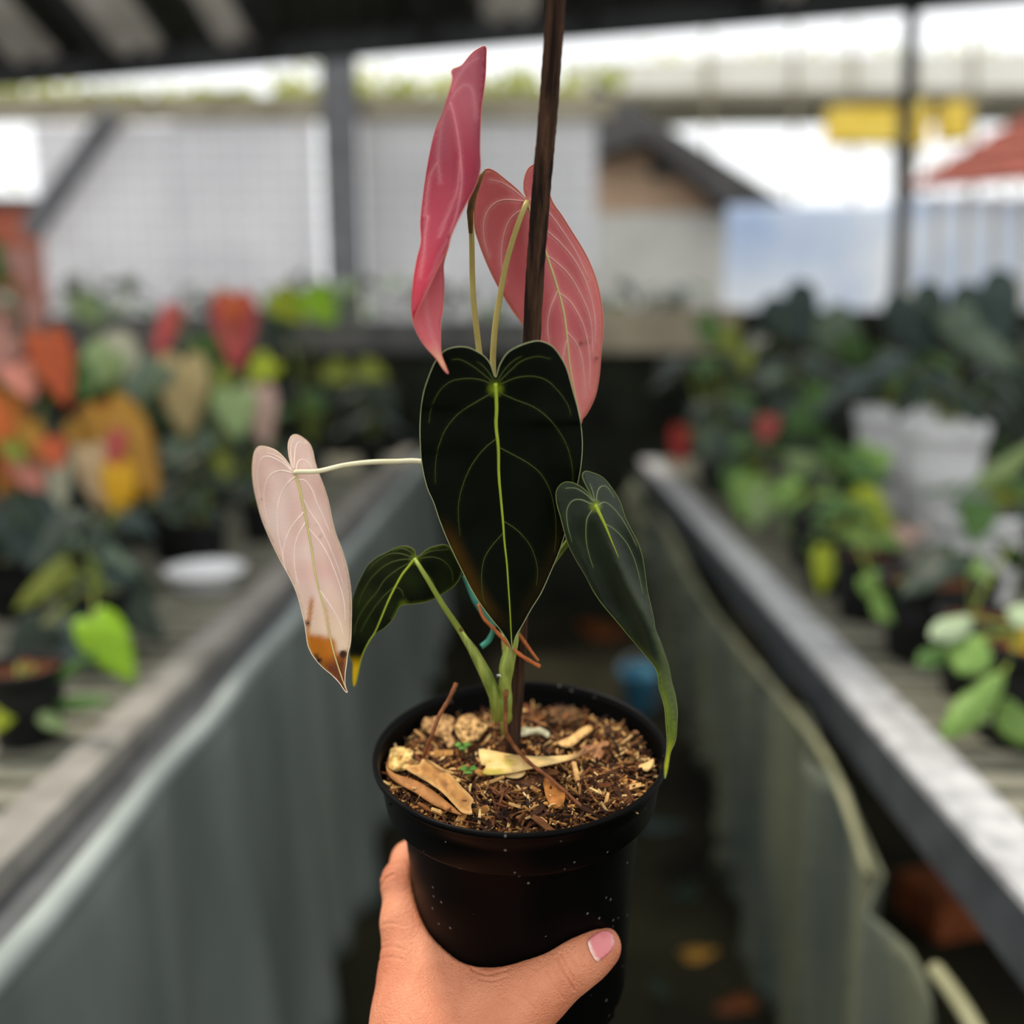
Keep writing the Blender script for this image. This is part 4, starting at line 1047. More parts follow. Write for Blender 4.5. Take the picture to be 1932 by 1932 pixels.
def c5(x, y, t, s, dv, de, pi):
    c = mixc(lin((232, 194, 178)), lin((242, 218, 204)), 0.5 + 0.7 * noise.noise((x * .02, y * .02, 7)))
    c = mixc(c, lin((238, 214, 184)), sstep(0.45, 0.8, t))
    c = mixc(c, lin((238, 214, 184)), sstep(10, 0, de) * 0.6)
    n = 12 * noise.noise((x * .05, y * .05, 2))
    y0 = 1188 + 0.20 * (x - 580) + n + (24 if x > 622 else 0) * sstep(618, 640, x)
    dec = sstep(y0 - 6, y0 + 16, y)
    st = max(sstep(7, 1, abs(x - (590 - 0.12 * (y - 1120)))) * sstep(1118, 1140, y), 0.6 * sstep(5, 0, abs(x - (612 + 0.15 * (y - 1135)))) * sstep(1130, 1150, y))
    c = mixc(c, lin((196, 116, 22)), max(dec, st * 0.8))
    c = mixc(c, lin((116, 58, 30)), dec * sstep(1225, 1262, y + 0.5 * (x - 630)))
    c = mixc(c, lin((224, 176, 84)), dec * sstep(6, 0, de) * (0.8 if s > 0 else 0.8) * sstep(1290, 1240, y))
    for bx, by, r in ((581, 1176, 4), (602, 1247, 6), (597, 1238, 4), (647, 1234, 7), (493, 943, 1), (599, 990, 1), (605, 1012, 1)):
        c = mixc(c, lin((62, 34, 20)), sstep(r + 3, r - 2, math.hypot(x - bx, y - by)))
    return mixc(c, lin((240, 218, 204)), 0.3 * sstep(5, 0, dv) * (1 - dec))
blade('pale pink leaf with rotted orange-brown tip', [ol5], mid5, d5, c5, v5, M['blade_pale'], (M['vein_olive'], M['vein_pale'], M['margin_cream']),
      step=5.2, r_mid=(0.0007, 0.00025), r_vein=0.00032)

# small dark curled leaf
ol6 = k3([(1192, 930), (1180, 892), (1150, 870), (1110, 863), (1060, 875), (1000, 905), (940, 935), (890, 975), (860, 1012), (835, 1060), (810, 1112), (790, 1165), (772, 1230), (765, 1310), (768, 1400), (764, 1500), (756, 1560), (766, 1602), (776, 1625),
          (775, 1700), (778, 1760), (790, 1778), (806, 1740), (825, 1650), (850, 1560), (880, 1500), (920, 1440), (980, 1400), (1030, 1350), (1060, 1300), (1080, 1262), (1110, 1246), (1180, 1240), (1250, 1228), (1310, 1205), (1370, 1170), (1430, 1130), (1470, 1080), (1490, 1020), (1478, 970), (1440, 910), (1405, 868), (1375, 854), (1330, 860), (1270, 880), (1222, 918)])
mid6 = k3([(1180, 950), (1140, 1000), (1100, 1050), (1060, 1120), (1010, 1220), (960, 1340), (920, 1430), (880, 1490), (835, 1590), (795, 1750)])
v6 = [k3(p) for p in [[(1185, 940), (1150, 900), (1100, 880), (1060, 890)], [(1180, 945), (1100, 915), (1020, 915), (940, 960), (880, 1020)], [(1175, 950), (1080, 955), (990, 990), (910, 1060), (850, 1150), (810, 1250)],
                      [(1165, 965), (1080, 1010), (990, 1080), (930, 1170), (870, 1240), (810, 1340), (785, 1440)], [(1060, 1120), (970, 1200), (890, 1310), (830, 1420)],
                      [(1205, 940), (1280, 900), (1350, 890), (1400, 885)], [(1205, 945), (1300, 935), (1370, 960), (1420, 1020), (1430, 1090)], [(1200, 960), (1250, 1030), (1300, 1090), (1308, 1130)], [(1060, 1130), (1095, 1150), (1108, 1190)]]]
def d6(x, y, t, s, pi):
    return 0.446 + 0.012 * max(t, -0.2) - 0.004 * (s / 60) + 0.006 * (s / 80) ** 2
def c6(x, y, t, s, dv, de, pi):
    c = mixc(dk, lin((34, 44, 16)), 0.4 + 0.8 * noise.noise((x * .02, y * .02, 5)))
    c = mixc(c, lin((92, 104, 22)), sstep(14, 0, math.hypot(x - 762, y - 1140)) * 0.6 + 0.5 * sstep(5, 0, de) * (x > 740))
    c = mixc(c, lin((206, 164, 24)), sstep(1232, 1262, y))
    return mixc(c, lm, sstep(13, 3, math.hypot(x - 783, y - 1055)) * 0.8 + 0.03 * sstep(5, 0, dv))
blade('small curled dark leaf with yellow tip', [ol6], mid6, d6, c6, v6, M['blade_dark'], (M['vein_lime'], M['vein_dim'], M['margin_lime']),
      step=5.2, r_mid=(0.0007, 0.0002), r_vein=0.00026, r_margin=0.00015)

# long velvety leaf drooping past the rim, right
k4 = lambda p: K(p, 1000, 860, 0.3313)
ol7 = k4([(366, 262), (330, 212), (290, 177), (240, 153), (195, 152), (160, 180), (148, 222), (155, 282), (175, 352), (195, 430), (220, 510), (255, 580), (290, 640), (320, 690), (355, 760), (400, 830), (440, 880), (500, 950), (545, 1005), (600, 1070), (660, 1140), (710, 1202), (730, 1260), (735, 1320), (755, 1390), (768, 1450), (774, 1530), (780, 1620), (775, 1700), (764, 1770), (768, 1840),
          (786, 1780), (800, 1690), (828, 1622), (836, 1530), (838, 1450), (826, 1360), (806, 1290), (790, 1205), (770, 1140), (742, 1060), (714, 990), (702, 920), (684, 840), (668, 770), (656, 680), (640, 580), (612, 490), (575, 420), (540, 345), (516, 272), (490, 220), (440, 150), (400, 115), (350, 95), (316, 88), (298, 110), (310, 150), (338, 205)])
mid7 = k4([(370, 278), (420, 380), (470, 500), (530, 640), (600, 790), (660, 900), (706, 1010), (742, 1120), (762, 1240), (785, 1360), (805, 1470), (815, 1570), (800, 1660), (775, 1800)])
v7 = [k4(p) for p in [[(362, 262), (320, 220), (260, 185), (200, 185)], [(358, 280), (290, 250), (240, 258), (210, 310), (215, 400), (240, 490)], [(355, 310), (325, 360), (318, 450), (330, 540), (360, 640)],
                      [(370, 262), (355, 200), (340, 160)], [(376, 262), (385, 200), (410, 172), (445, 185), (480, 240)], [(385, 285), (420, 265), (460, 285), (510, 340), (560, 420), (610, 520)], [(430, 390), (480, 420), (545, 490), (590, 580), (620, 680), (640, 780)]]]
def d7(x, y, t, s, pi):
    b = 0.409 + 0.027 * sstep(0, 0.75, t)
    return b + (0.00026 * s if s > 0 else -0.00002 * s) + 0.004 * (s / 60) ** 2 * 0.5 + 0.0048 * abs(math.sin(s / 17.0 + 0.6)) * sstep(0, .2, t) * (1 - sstep(.6, .85, t))
def c7(x, y, t, s, dv, de, pi):
    c = mixc(lin((20, 28, 16)), lin((36, 46, 28)), 0.5 + 0.8 * noise.noise((x * .018, y * .018, 9)))
    c = mixc(c, lin((92, 108, 22)), 0.55 * sstep(1150, 1330, y) * sstep(12, 2, de) + 0.5 * sstep(1220, 1350, y) * (s < 4))
    c = mixc(c, lin((170, 170, 24)), sstep(1385, 1440, y))
    return mixc(c, lm, sstep(15, 3, math.hypot(x - 1123, y - 955)) * 0.8 + 0.06 * sstep(6, 0, dv))
blade('long grey-green velvety leaf drooping past the pot rim', [ol7], mid7, d7, c7, v7, M['blade_velvet'], (M['vein_lime'], M['vein_grey'], M['margin_lime']),
      step=5.2, r_mid=(0.0009, 0.0002), r_vein=0.00026, midrange=(0, 0.2))

# ---- stake, stem, petioles, roots
def stake():
    base = PM @ Vector((-0.004, 0.004, -0.085))
    pts = [C(968, 1392, 0.476), C(975, 1270, 0.468), C(1003, 640, 0.4225), C(1018, 400, 0.4065), C(1035, 200, 0.393), C(1051, -40, 0.380), C(1056, -150, 0.373)]
    pts = [base] + pts
    fine = catmull(pts, 22)
    rnd = random.Random(3)
    prof = [1 + 0.10 * rnd.uniform(-1, 1) - (0.14 if k % 4 == 0 else 0) for k in range(28)]
    nz = [[rnd.uniform(-.045, .045) for k in range(28)] for i in range(len(fine))]
    v, f = tubev(fine, 0.0041, 28, flat=0.75, bump=lambda i, k: prof[k] + nz[i][k] * 0.7)
    o = mk('stake', v, f, M['wood'], PLANT, smooth=False); o['label'] = 'dark brown rough wooden stake'
stake()
crown = C(960, 1275, 0.458)
root0 = soil_at(962, 1392, -0.004)
tube('stem', [root0, C(954, 1345, 0.466), C(953, 1300, 0.461), C(957, 1250, 0.4565), C(966, 1195, 0.455), C(962, 1100, 0.452)], lambda u: 0.0034 - 0.0004 * u + 0.0004 * math.sin(u * 25), M['stem'], PLANT, 12, 8)
tube('node_sheath', [C(952, 1330, 0.4605), C(951, 1295, 0.457), C(957, 1262, 0.4535), C(970, 1205, 0.4515), C(974, 1190, 0.451)], [0.0015, 0.0028, 0.0032, 0.0024, 0.0008], M['sheath'], PLANT, 10)
tape = [crown + Vector((0.0056 * math.cos(a), 0.0056 * math.sin(a), 0.0015 * math.sin(a * 2))) for a in [i * 6.28 / 24 for i in range(25)]]
tube('clear_tie', tape[9:17], 0.0005, M['grafting'], PLANT, 6)
def pet(pts, ra, rb, mat, n=7, lab=None, sides=9):
    o = tube('petiole', [C(*p) for p in pts], lambda u: ra + (rb - ra) * u, mat, PLANT, sides, n)
    if lab: o['label'] = lab
    return o
pet([(941, 1352, .4655), (936, 1305, .4615), (922, 1282, .459), (896, 1238, .4555), (868, 1190, .453), (838, 1145, .446), (808, 1095, .440), (791, 1068, .4395), (783, 1055, .4445)], 0.0021, 0.0009, M['petiole_green'])
tube('petiole_sheath', [C(941, 1356, .464), C(934, 1312, .460), C(918, 1275, .4565), C(893, 1228, .4535), C(868, 1188, .4518)], [0.0034, 0.0032, 0.0030, 0.0023, 0.0006], M['sheath'], PLANT, 10, 0)
tube('cataphyll_tip', [C(866, 1183, .4515), C(869, 1188, .4515), C(872, 1194, .452)], [0.0003, 0.0009, 0.0004], M['cataphyll'], PLANT, 6)
pet([(960, 1235, .4575), (940, 1120, .455), (905, 960, .450), (860, 885, .448), (793, 871, .4475), (748, 871, .446), (700, 872, .4445), (650, 878, .442), (600, 889, .439), (563, 890, .4375), (556, 892, .4395)], 0.0016, 0.0010, M['petiole_pale'])
pet([(958, 1240, .457), (950, 1100, .454), (940, 900, .4445), (934, 760, .437), (930, 690, .4335), (934, 620, .431), (945, 550, .429), (957, 490, .4275), (975, 430, .427), (990, 390, .4285), (994, 381, .432)], 0.0016, 0.00125, M['petiole'])
pet([(955, 1240, .459), (940, 1050, .455), (922, 850, .447), (907, 690, .439), (893, 560, .431), (890, 450, .4245), (888, 400, .421), (885, 330, .415), (870, 250, .408), (852, 195, .402)], 0.0017, 0.0009, M['petiole'])
tube('cataphyll', [C(888, 440, .4215), C(887, 400, .4185), C(893, 365, .4165), C(906, 335, .4145), (C(917, 319, .4135))], [0.0009, 0.0016, 0.0018, 0.0012, 0.0002], M['cataphyll'], PLANT, 8)
pet([(964, 1240, .456), (985, 1160, .452), (1030, 1080, .446), (1066, 1030, .441), (1100, 985, .434), (1122, 957, .4262)], 0.0016, 0.0012, M['petiole_green'])
pet([(962, 1240, .455), (957, 1130, .448), (950, 950, .432), (940, 820, .416), (935, 734, .4035)], 0.0019, 0.0014, M['petiole_green'])
def rt(name, pts, ra, rb, mat, n=6):
    return tube(name, pts, lambda u: (ra + (rb - ra) * u) * (1 + 0.12 * math.sin(u * 60)), mat, PLANT, 7, n)
rt('aerial_root', [C(903, 1140, .455), C(912, 1165, .452), C(935, 1190, .450), C(958, 1215, .4485), C(985, 1238, .448), (C(1019, 1258, .449))], 0.0008, 0.0010, M['root_orange'])
rt('aerial_root', [C(975, 1192, .456), C(990, 1212, .4545), C(1003, 1230, .4535), C(1016, 1247, .453)], 0.0011, 0.0006, M['root_orange'])
rt('aerial_root', [C(955, 1300, .455), C(954, 1345, .457), C(955, 1380, .456)] + [soil_at(x, y, l) for x, y, l in ((972, 1410, .010), (1000, 1440, .010), (1030, 1462, .008), (1062, 1490, .006), (1097, 1522, .004))], 0.0010, 0.0009, M['root'])
rt('twig', [soil_at(795, 1438, 0.0), C(812, 1395, .455), C(828, 1352, .458), C(848, 1318, .461), C(861, 1289, .464)], 0.0009, 0.0011, M['root'])
def ribbon(name, pts, wd, mat, parent):
    P = catmull(pts, 8); V, F = [], []
    for i, p in enumerate(P):
        t = (P[min(i + 1, len(P) - 1)] - P[max(i - 1, 0)]).normalized(); s = t.cross(-FW + 0.9 * RT * math.sin(i * .2)).normalized() * wd
        V += [p - s, p + s]
    for i in range(len(P) - 1): F.append((2 * i, 2 * i + 1, 2 * i + 3, 2 * i + 2))
    o = mk(name, V, F, mat, parent); o.modifiers.new('t', 'SOLIDIFY').thickness = 0.0004
ribbon('plastic_tie', [C(878, 1085, .468), C(888, 1115, .466), C(900, 1140, .464), C(912, 1158, .4635), C(928, 1172, .462), C(931, 1190, .461), C(922, 1208, .461), C(908, 1220, .462)], 0.0014, M['teal'], PLANT)

# ---- litter on the mix
def litter(name, label, outline, colf, lift, ridge=0.002, cat='leaf', step=7):
    sm = [(q.x, q.y) for q in catmull([(*p, 0) for p in outline], 3, True)]
    v2, f = fill2d(sm, step)
    cx = sum(p.x for p in v2) / len(v2); cy = sum(p.y for p in v2) / len(v2)
    V, Cc = [], []
    for p in v2:
        de = dpoly(p.x, p.y, [sm + sm[:1]])
        V.append(soil_at(p.x, p.y, lift(p.x, p.y) + ridge * sstep(0, 14, de) + 0.0006 * noise.noise((p.x * .06, p.y * .06, 3)))); Cc.append(colf(p.x, p.y, de))
    o = mk(name, V, f, M['dry'], None, cols=Cc, origin=V[0]); tag(o, label, cat)
    m = o.modifiers.new('t', 'SOLIDIFY'); m.thickness = 0.0006; m.offset = 0
    return o
k5 = lambda p: K(p, 680, 1240, 0.3209)
def ca(x, y, de):
    c = mixc(lin((128, 84, 38)), lin((176, 126, 66)), 0.5 + 0.9 * noise.noise(((x - y) * .12, (x + y) * .015, 1)))
    if noise.noise((x * .22, y * .22, 8)) > 0.35: c = mixc(c, lin((92, 54, 30)), .7)
    return mixc(c, lin((214, 172, 110)), sstep(5, 0, de) * .7)
litter('dry_leaf', 'broad speckled tan dry leaf lying by the pot rim', k5([(375, 598), (460, 640), (540, 700), (600, 770), (640, 808), (666, 842), (650, 870), (655, 922), (600, 915), (560, 878), (480, 795), (400, 738), (330, 695), (268, 658), (290, 640), (345, 632)]), ca, lambda x, y: 0.0072, 0.0010)
litter('dry_leaf', 'narrow torn tan dry leaf curving along the pot rim', k5([(105, 582), (150, 680), (220, 742), (330, 802), (400, 852), (462, 886), (520, 908), (600, 928), (556, 890), (440, 796), (330, 728), (205, 688), (155, 645)]), lambda x, y, de: mixc(lin((128, 82, 42)), lin((172, 118, 64)), 0.5 + 0.9 * noise.noise(((x - y) * .12, (x + y) * .015, 3))), lambda x, y: 0.0058, 0.0005)
def cb(x, y, de):
    c = mixc(lin((196, 160, 96)), lin((214, 182, 122)), 0.5 + 0.8 * noise.noise((x * .05, y * .05, 1)))
    c = mixc(c, lin((150, 138, 30)), .85 * sstep(.0, .45, noise.noise((x * .035, y * .06, 12))) * sstep(1000, 940, x))
    return mixc(c, lin((110, 72, 40)), sstep(1060, 1100, x))
litter('dry_leaf', 'pale yellow pointed dry leaf scrap below the stem', k5([(697, 543), (760, 548), (900, 575), (1050, 585), (1200, 580), (1300, 560), (1385, 538), (1300, 582), (1200, 612), (1080, 640), (980, 660), (880, 682), (760, 692), (718, 678), (740, 642), (712, 628)]), cb, lambda x, y: 0.0072, 0.001)
litter('dry_leaf', 'small ragged cream leaf scrap under the pale pointed one', k5([(805, 695), (850, 675), (920, 658), (970, 668), (960, 695), (920, 712), (860, 706)]), lambda x, y, de: lin((196, 164, 108)), lambda x, y: 0.005, 0.0006, step=5)
litter('husk_scrap', 'crumpled golden husk scrap beside the rim', k5([(170, 590), (160, 560), (200, 535), (260, 532), (310, 560), (305, 600), (340, 620), (290, 650), (230, 670), (180, 660), (160, 630)]), lambda x, y, de: mixc(lin((176, 138, 70)), lin((226, 192, 124)), 0.5 + noise.noise((x * .1, y * .1, 4))), lambda x, y: 0.0045 + 0.0022 * noise.noise((x * .16, y * .16, 9)) + 0.0016 * abs(noise.noise((x * .35, y * .35, 9.5))), 0.0008, 'husk', 3.5)
litter('husk_scrap', 'crumpled tan husk scrap behind the twig', k5([(360, 390), (400, 345), (470, 335), (540, 350), (555, 400), (530, 450), (555, 500), (520, 540), (490, 480), (440, 460), (390, 440)]), lambda x, y, de: mixc(lin((120, 84, 48)), lin((190, 150, 96)), 0.5 + noise.noise((x * .1, y * .1, 5))), lambda x, y: 0.0045 + 0.0022 * noise.noise((x * .16, y * .16, 2)) + 0.0016 * abs(noise.noise((x * .35, y * .35, 2.5))), 0.0008, 'husk', 3.5)
litter('husk_scrap', 'crumpled tan husk scrap left of the green stem base', k5([(560, 400), (600, 345), (660, 340), (700, 380), (740, 400), (760, 385), (720, 450), (680, 500), (640, 520), (600, 500), (570, 460)]), lambda x, y, de: mixc(lin((130, 92, 54)), lin((206, 166, 104)), 0.5 + noise.noise((x * .1, y * .1, 6))), lambda x, y: 0.0045 + 0.0022 * noise.noise((x * .16, y * .16, 7)) + 0.0016 * abs(noise.noise((x * .35, y * .35, 7.5))), 0.0008, 'husk', 3.5)
litter('husk_scrap', 'pale greenish peeled husk right of the stake base', k5([(925, 440), (960, 410), (1010, 420), (1060, 415), (1110, 445), (1100, 475), (1050, 450), (990, 460), (930, 470)]), lambda x, y, de: mixc(lin((110, 104, 76)), lin((176, 172, 140)), 0.5 + noise.noise((x * .1, y * .1, 6))), lambda x, y: 0.005, 0.002, 'husk', 5)
litter('bark_slab', 'long pale bark splinter behind the pointed leaf scrap', k5([(1160, 500), (1230, 470), (1300, 420), (1350, 405), (1362, 430), (1310, 470), (1250, 520), (1200, 530)]), lambda x, y, de: mixc(lin((166, 122, 70)), lin((220, 178, 112)), 0.5 + noise.noise((x * .1, y * .1, 6))), lambda x, y: 0.005, 0.0015, 'bark', 5)
litter('bark_slab', 'dark mossy bark lump behind the stake', k5([(1095, 300), (1150, 270), (1220, 268), (1300, 300), (1310, 370), (1250, 410), (1150, 400), (1100, 360)]), lambda x, y, de: mixc(lin((60, 44, 18)), lin((104, 68, 36)), 0.5 + noise.noise((x * .1, y * .1, 6))), lambda x, y: 0.003 + 0.002 * noise.noise((x * .15, y * .15, 3)), 0.003, 'bark', 4)
litter('bark_slab', 'rust-brown bark flake leaning near the front rim', k5([(1080, 720), (1120, 715), (1160, 750), (1200, 790), (1195, 860), (1150, 890), (1110, 860), (1085, 800)]), lambda x, y, de: mixc(lin((130, 78, 30)), lin((180, 116, 52)), 0.5 + noise.noise((x * .1, y * .1, 6))), lambda x, y: 0.0048, 0.0006, 'bark', 5)
litter('bark_slab', 'dark brown bark slab under the root', k5([(815, 715), (900, 700), (1000, 690), (1080, 680), (1100, 740), (1040, 780), (950, 775), (870, 745)]), lambda x, y, de: mixc(lin((58, 34, 18)), lin((92, 58, 32)), 0.5 + noise.noise((x * .1, y * .1, 6))), lambda x, y: 0.0022, 0.0010, 'bark', 5)
litter('bark_slab', 'torn red-brown bark piece right of the pointed leaf scrap', k5([(1290, 520), (1360, 520), (1440, 495), (1462, 510), (1430, 570), (1390, 610), (1330, 560)]), lambda x, y, de: mixc(lin((110, 70, 42)), lin((156, 108, 66)), 0.5 + noise.noise((x * .1, y * .1, 6))), lambda x, y: 0.0045, 0.0015, 'bark', 5)
litter('bark_slab', 'pale jagged bark flake near the right of the rim', k5([(1635, 640), (1680, 622), (1735, 595), (1730, 630), (1690, 670), (1660, 662)]), lambda x, y, de: lin((206, 168, 108)), lambda x, y: 0.005, 0.001, 'bark', 5)
litter('bark_slab', 'small reddish bark sliver resting against the right rim', k5([(1640, 428), (1685, 412), (1728, 408), (1722, 428), (1675, 442)]), lambda x, y, de: lin((150, 104, 72)), lambda x, y: 0.005, 0.001, 'bark', 5)
def clover(px, py, label):
    p = soil_at(px, py, 0.0)
    o = empty('clover_seedling', p, label, 'seedling')
    top = p + AX * 0.007
    v, f = tubev([p, p + AX * 0.004 + E1 * 0.0005, top], 0.0004, 6); mk('stalk', v, f, M['clover'], o)
    for a in (90, 210, 330):
        d = E1 * math.cos(math.radians(a)) - E2 * math.sin(math.radians(a)) + AX * 0.15; s = AX.cross(d).normalized()
        q = [top, top + d * .0022 + s * .0020, top + d * .0042 + s * .0017, top + d * .0038, top + d * .0042 - s * .0017, top + d * .0022 - s * .0020]
        l = mk('leaflet', q, [(0, 1, 2, 3), (0, 3, 4, 5)], M['clover'], o); l.modifiers.new('t', 'SOLIDIFY').thickness = 0.0003
clover(874, 1432, 'tiny clover seedling beside the husk scraps')
clover(885, 1478, 'tiny clover seedling beside the speckled tan dry leaf')

# ================================================================== HAND
def P3(px, py, d):      # view-space point (right, up, forward)
    return np.array([(px - 966) / FPX * d, (966 - py) / FPX * d, d])
def build_hand():
    hh = 0.00115
    lo = np.array([-0.085, -0.40, 0.30]); hi = np.array([0.072, -0.155, 0.60])
    n = ((hi - lo) / hh).astype(int)
    ax = [lo[i] + hh * np.arange(n[i]) for i in range(3)]
    X, Y, Z = np.meshgrid(*[a.astype(np.float32) for a in ax], indexing='ij')
    def cone(a, b, ra, rb):
        a, b = P3(*a), P3(*b); e = b - a
        h = np.clip(((X - a[0]) * e[0] + (Y - a[1]) * e[1] + (Z - a[2]) * e[2]) / (e @ e), 0, 1)
        return np.sqrt((X - a[0] - h * e[0]) ** 2 + (Y - a[1] - h * e[1]) ** 2 + (Z - a[2] - h * e[2]) ** 2) - (ra + (rb - ra) * h)
    def smin(a, b, k):
        h = np.clip(0.5 + 0.5 * (b - a) / k, 0, 1)
        return b + (a - b) * h - k * h * (1 - h)
    def chain(pts, k=0.004):
        d = None
        for (a, ra), (b, rb) in zip(pts, pts[1:]):
            c = cone(a, b, ra, rb); d = c if d is None else smin(d, c, k)
        return d
    palm = chain([((905, 2420, .36), .030), ((880, 2200, .405), .029), ((830, 2040, .435), .027), ((795, 1920, .452), .0195), ((776, 1835, .464), .0140)], 0.02)
    palm = smin(palm, chain([((880, 2100, .43), .027), ((800, 1960, .48), .017), ((790, 1880, .492), .0125)], .01), 0.02)
    palm = smin(palm, chain([((880, 2100, .44), .026), ((815, 1990, .505), .016), ((805, 1920, .515), .0118)], .01), 0.02)
    palm = smin(palm, chain([((900, 2100, .44), .024), ((840, 2030, .52), .014), ((825, 1970, .532), .0105)], .01), 0.02)
    thumb = chain([((890, 2040, .432), .024), ((962, 1908, .436), .0172), ((1018, 1864, .4375), .0142), ((1060, 1832, .4395), .0117), ((1088, 1811, .441), .0114), ((1113, 1795, .4455), .0107), ((1136, 1785, .4495), .0090)], 0.006)
    hand = smin(palm, thumb, 0.022)
    web = chain([((792, 1765, .470), .0085), ((848, 1822, .460), .0105), ((905, 1862, .452), .0112), ((965, 1876, .446), .0112)], .008)
    hand = smin(hand, web, 0.016)
    idx = chain([((776, 1835, .464), .0135), ((763, 1740, .476), .0112), ((759, 1664, .489), .0100), ((772, 1622, .507), .0088), ((800, 1600, .530), .0078)], .005)
    hand = smin(hand, idx, 0.007)
    for pts in ([((790, 1880, .492), .0122), ((768, 1800, .520), .0100), ((790, 1745, .552), .0090), ((840, 1720, .570), .0080)],
                [((805, 1920, .515), .0115), ((782, 1850, .543), .0096), ((815, 1805, .570), .0086), ((865, 1790, .582), .0076)],
                [((825, 1970, .532), .0102), ((808, 1915, .556), .0086), ((845, 1880, .578), .0076), ((885, 1868, .586), .0068)]):
        hand = smin(hand, chain(pts, .005), 0.005)
    # make room for the pot the hand closes on
    inv = np.array(PMI @ Matrix.Translation(CAM) @ Matrix(((RT.x, UP.x, FW.x, 0), (RT.y, UP.y, FW.y, 0), (RT.z, UP.z, FW.z, 0), (0, 0, 0, 1))))
    qx = inv[0, 0] * X + inv[0, 1] * Y + inv[0, 2] * Z + inv[0, 3]
    qy = inv[1, 0] * X + inv[1, 1] * Y + inv[1, 2] * Z + inv[1, 3]
    qz = inv[2, 0] * X + inv[2, 1] * Y + inv[2, 2] * Z + inv[2, 3]
    R = np.interp(qz, [-LPOT - 0.005, -LPOT, -0.095, -0.05, -0.0305, -0.0265, -0.002], [0.052, 0.0533, 0.0556, 0.0586, 0.0600, 0.068, 0.073]).astype(np.float32)
    pd = np.maximum(np.sqrt(qx * qx + qy * qy) - R, np.maximum(-LPOT - 0.0045 - qz, qz))
    D = -smin(-hand, pd + 0.0003, 0.003)
    del qx, qy, qz, R, pd
    # surface nets
    ins = D < 0
    sl = lambda A, o: A[o[0]:A.shape[0] - 1 + o[0], o[1]:A.shape[1] - 1 + o[1], o[2]:A.shape[2] - 1 + o[2]]
    cnt = sum(sl(ins, (a, b, c)).astype(np.int8) for a in (0, 1) for b in (0, 1) for c in (0, 1))
    act = (cnt > 0) & (cnt < 8)
    ids = np.argwhere(act)
    lab = -np.ones(act.shape, np.int64); lab[act] = np.arange(len(ids))
    acc = np.zeros((len(ids), 3)); num = np.zeros(len(ids))
    for a in range(3):
        for b in (0, 1):
            for c in (0, 1):
                o = [0, 0, 0]; o[(a + 1) % 3] = b; o[(a + 2) % 3] = c
                p = ids + o; q = p.copy(); q[:, a] += 1
                va = D[p[:, 0], p[:, 1], p[:, 2]]; vb = D[q[:, 0], q[:, 1], q[:, 2]]
                m = (va < 0) != (vb < 0)
                t = np.where(m, va / np.where(m, va - vb, 1), 0)
                pos = p.astype(float); pos[:, a] += t
                acc[m] += pos[m]; num[m] += 1
    pos = acc / num[:, None] * hh + lo
    faces = []
    for a in range(3):
        b, c = (a + 1) % 3, (a + 2) % 3
        s0 = [slice(None)] * 3; s1 = [slice(None)] * 3
        s0[a] = slice(0, -1); s1[a] = slice(1, None)
        i0, i1 = ins[tuple(s0)], ins[tuple(s1)]
        e = np.argwhere(i0 != i1); fl = i0[tuple(e.T)]
        ok = (e[:, b] > 0) & (e[:, c] > 0) & (e[:, b] < act.shape[b]) & (e[:, c] < act.shape[c]); e, fl = e[ok], fl[ok]
        def L(db, dc):
            q = e.copy(); q[:, b] += db; q[:, c] += dc; return lab[tuple(q.T)]
        quad = np.stack([L(-1, -1), L(0, -1), L(0, 0), L(-1, 0)], 1)
        quad[~fl] = quad[~fl][:, ::-1]
        faces.append(quad)
    F = np.concatenate(faces)
    # thumb knuckle and web creases: shallow grooves pressed into the surface
    px = pos[:, 0] / pos[:, 2] * FPX + 966; py = 966 - pos[:, 1] / pos[:, 2] * FPX
    creases = [([(1050, 1806), (1060, 1830), (1074, 1852), (1084, 1868)], .00050, 2.0), ([(1058, 1799), (1068, 1820), (1080, 1842), (1083, 1850)], .00045, 1.9), ([(1067, 1792), (1078, 1808), (1088, 1824)], .00030, 1.7),
               ([(1040, 1815), (1050, 1838), (1062, 1860)], .00022, 1.8), ([(1030, 1830), (1046, 1858), (1064, 1884)], .00030, 1.9), ([(1072, 1784), (1086, 1798), (1098, 1816)], .00018, 1.6), ([(1086, 1776), (1098, 1790), (1106, 1806)], .00015, 1.6),
               ([(719, 1672), (728, 1658), (742, 1650)], .00040, 2.2), ([(720, 1655), (732, 1642), (744, 1640)], .00025, 2.0), ([(890, 1828), (915, 1838), (940, 1834), (962, 1828)], .00040, 2.2), ([(905, 1846), (930, 1850), (955, 1842)], .00028, 2.2),
               ([(812, 1740), (828, 1762), (846, 1772), (852, 1768)], .00035, 2.0), ([(836, 1788), (858, 1806), (884, 1818)], .00022, 2.2), ([(968, 1868), (990, 1884), (1010, 1905)], .00022, 2.4), ([(950, 1880), (975, 1900), (992, 1924)], .00020, 2.4),
               ([(716, 1790), (740, 1786), (765, 1792)], .00018, 2.6), ([(708, 1812), (735, 1806), (765, 1812)], .00020, 2.6), ([(722, 1745), (742, 1742), (758, 1746)], .00015, 2.4)]
    def groove(dm, dep, wd): return dep * np.exp(-(dm / wd) ** 2) - 0.35 * dep * np.exp(-((dm - 2.6 * wd) / (1.4 * wd)) ** 2)
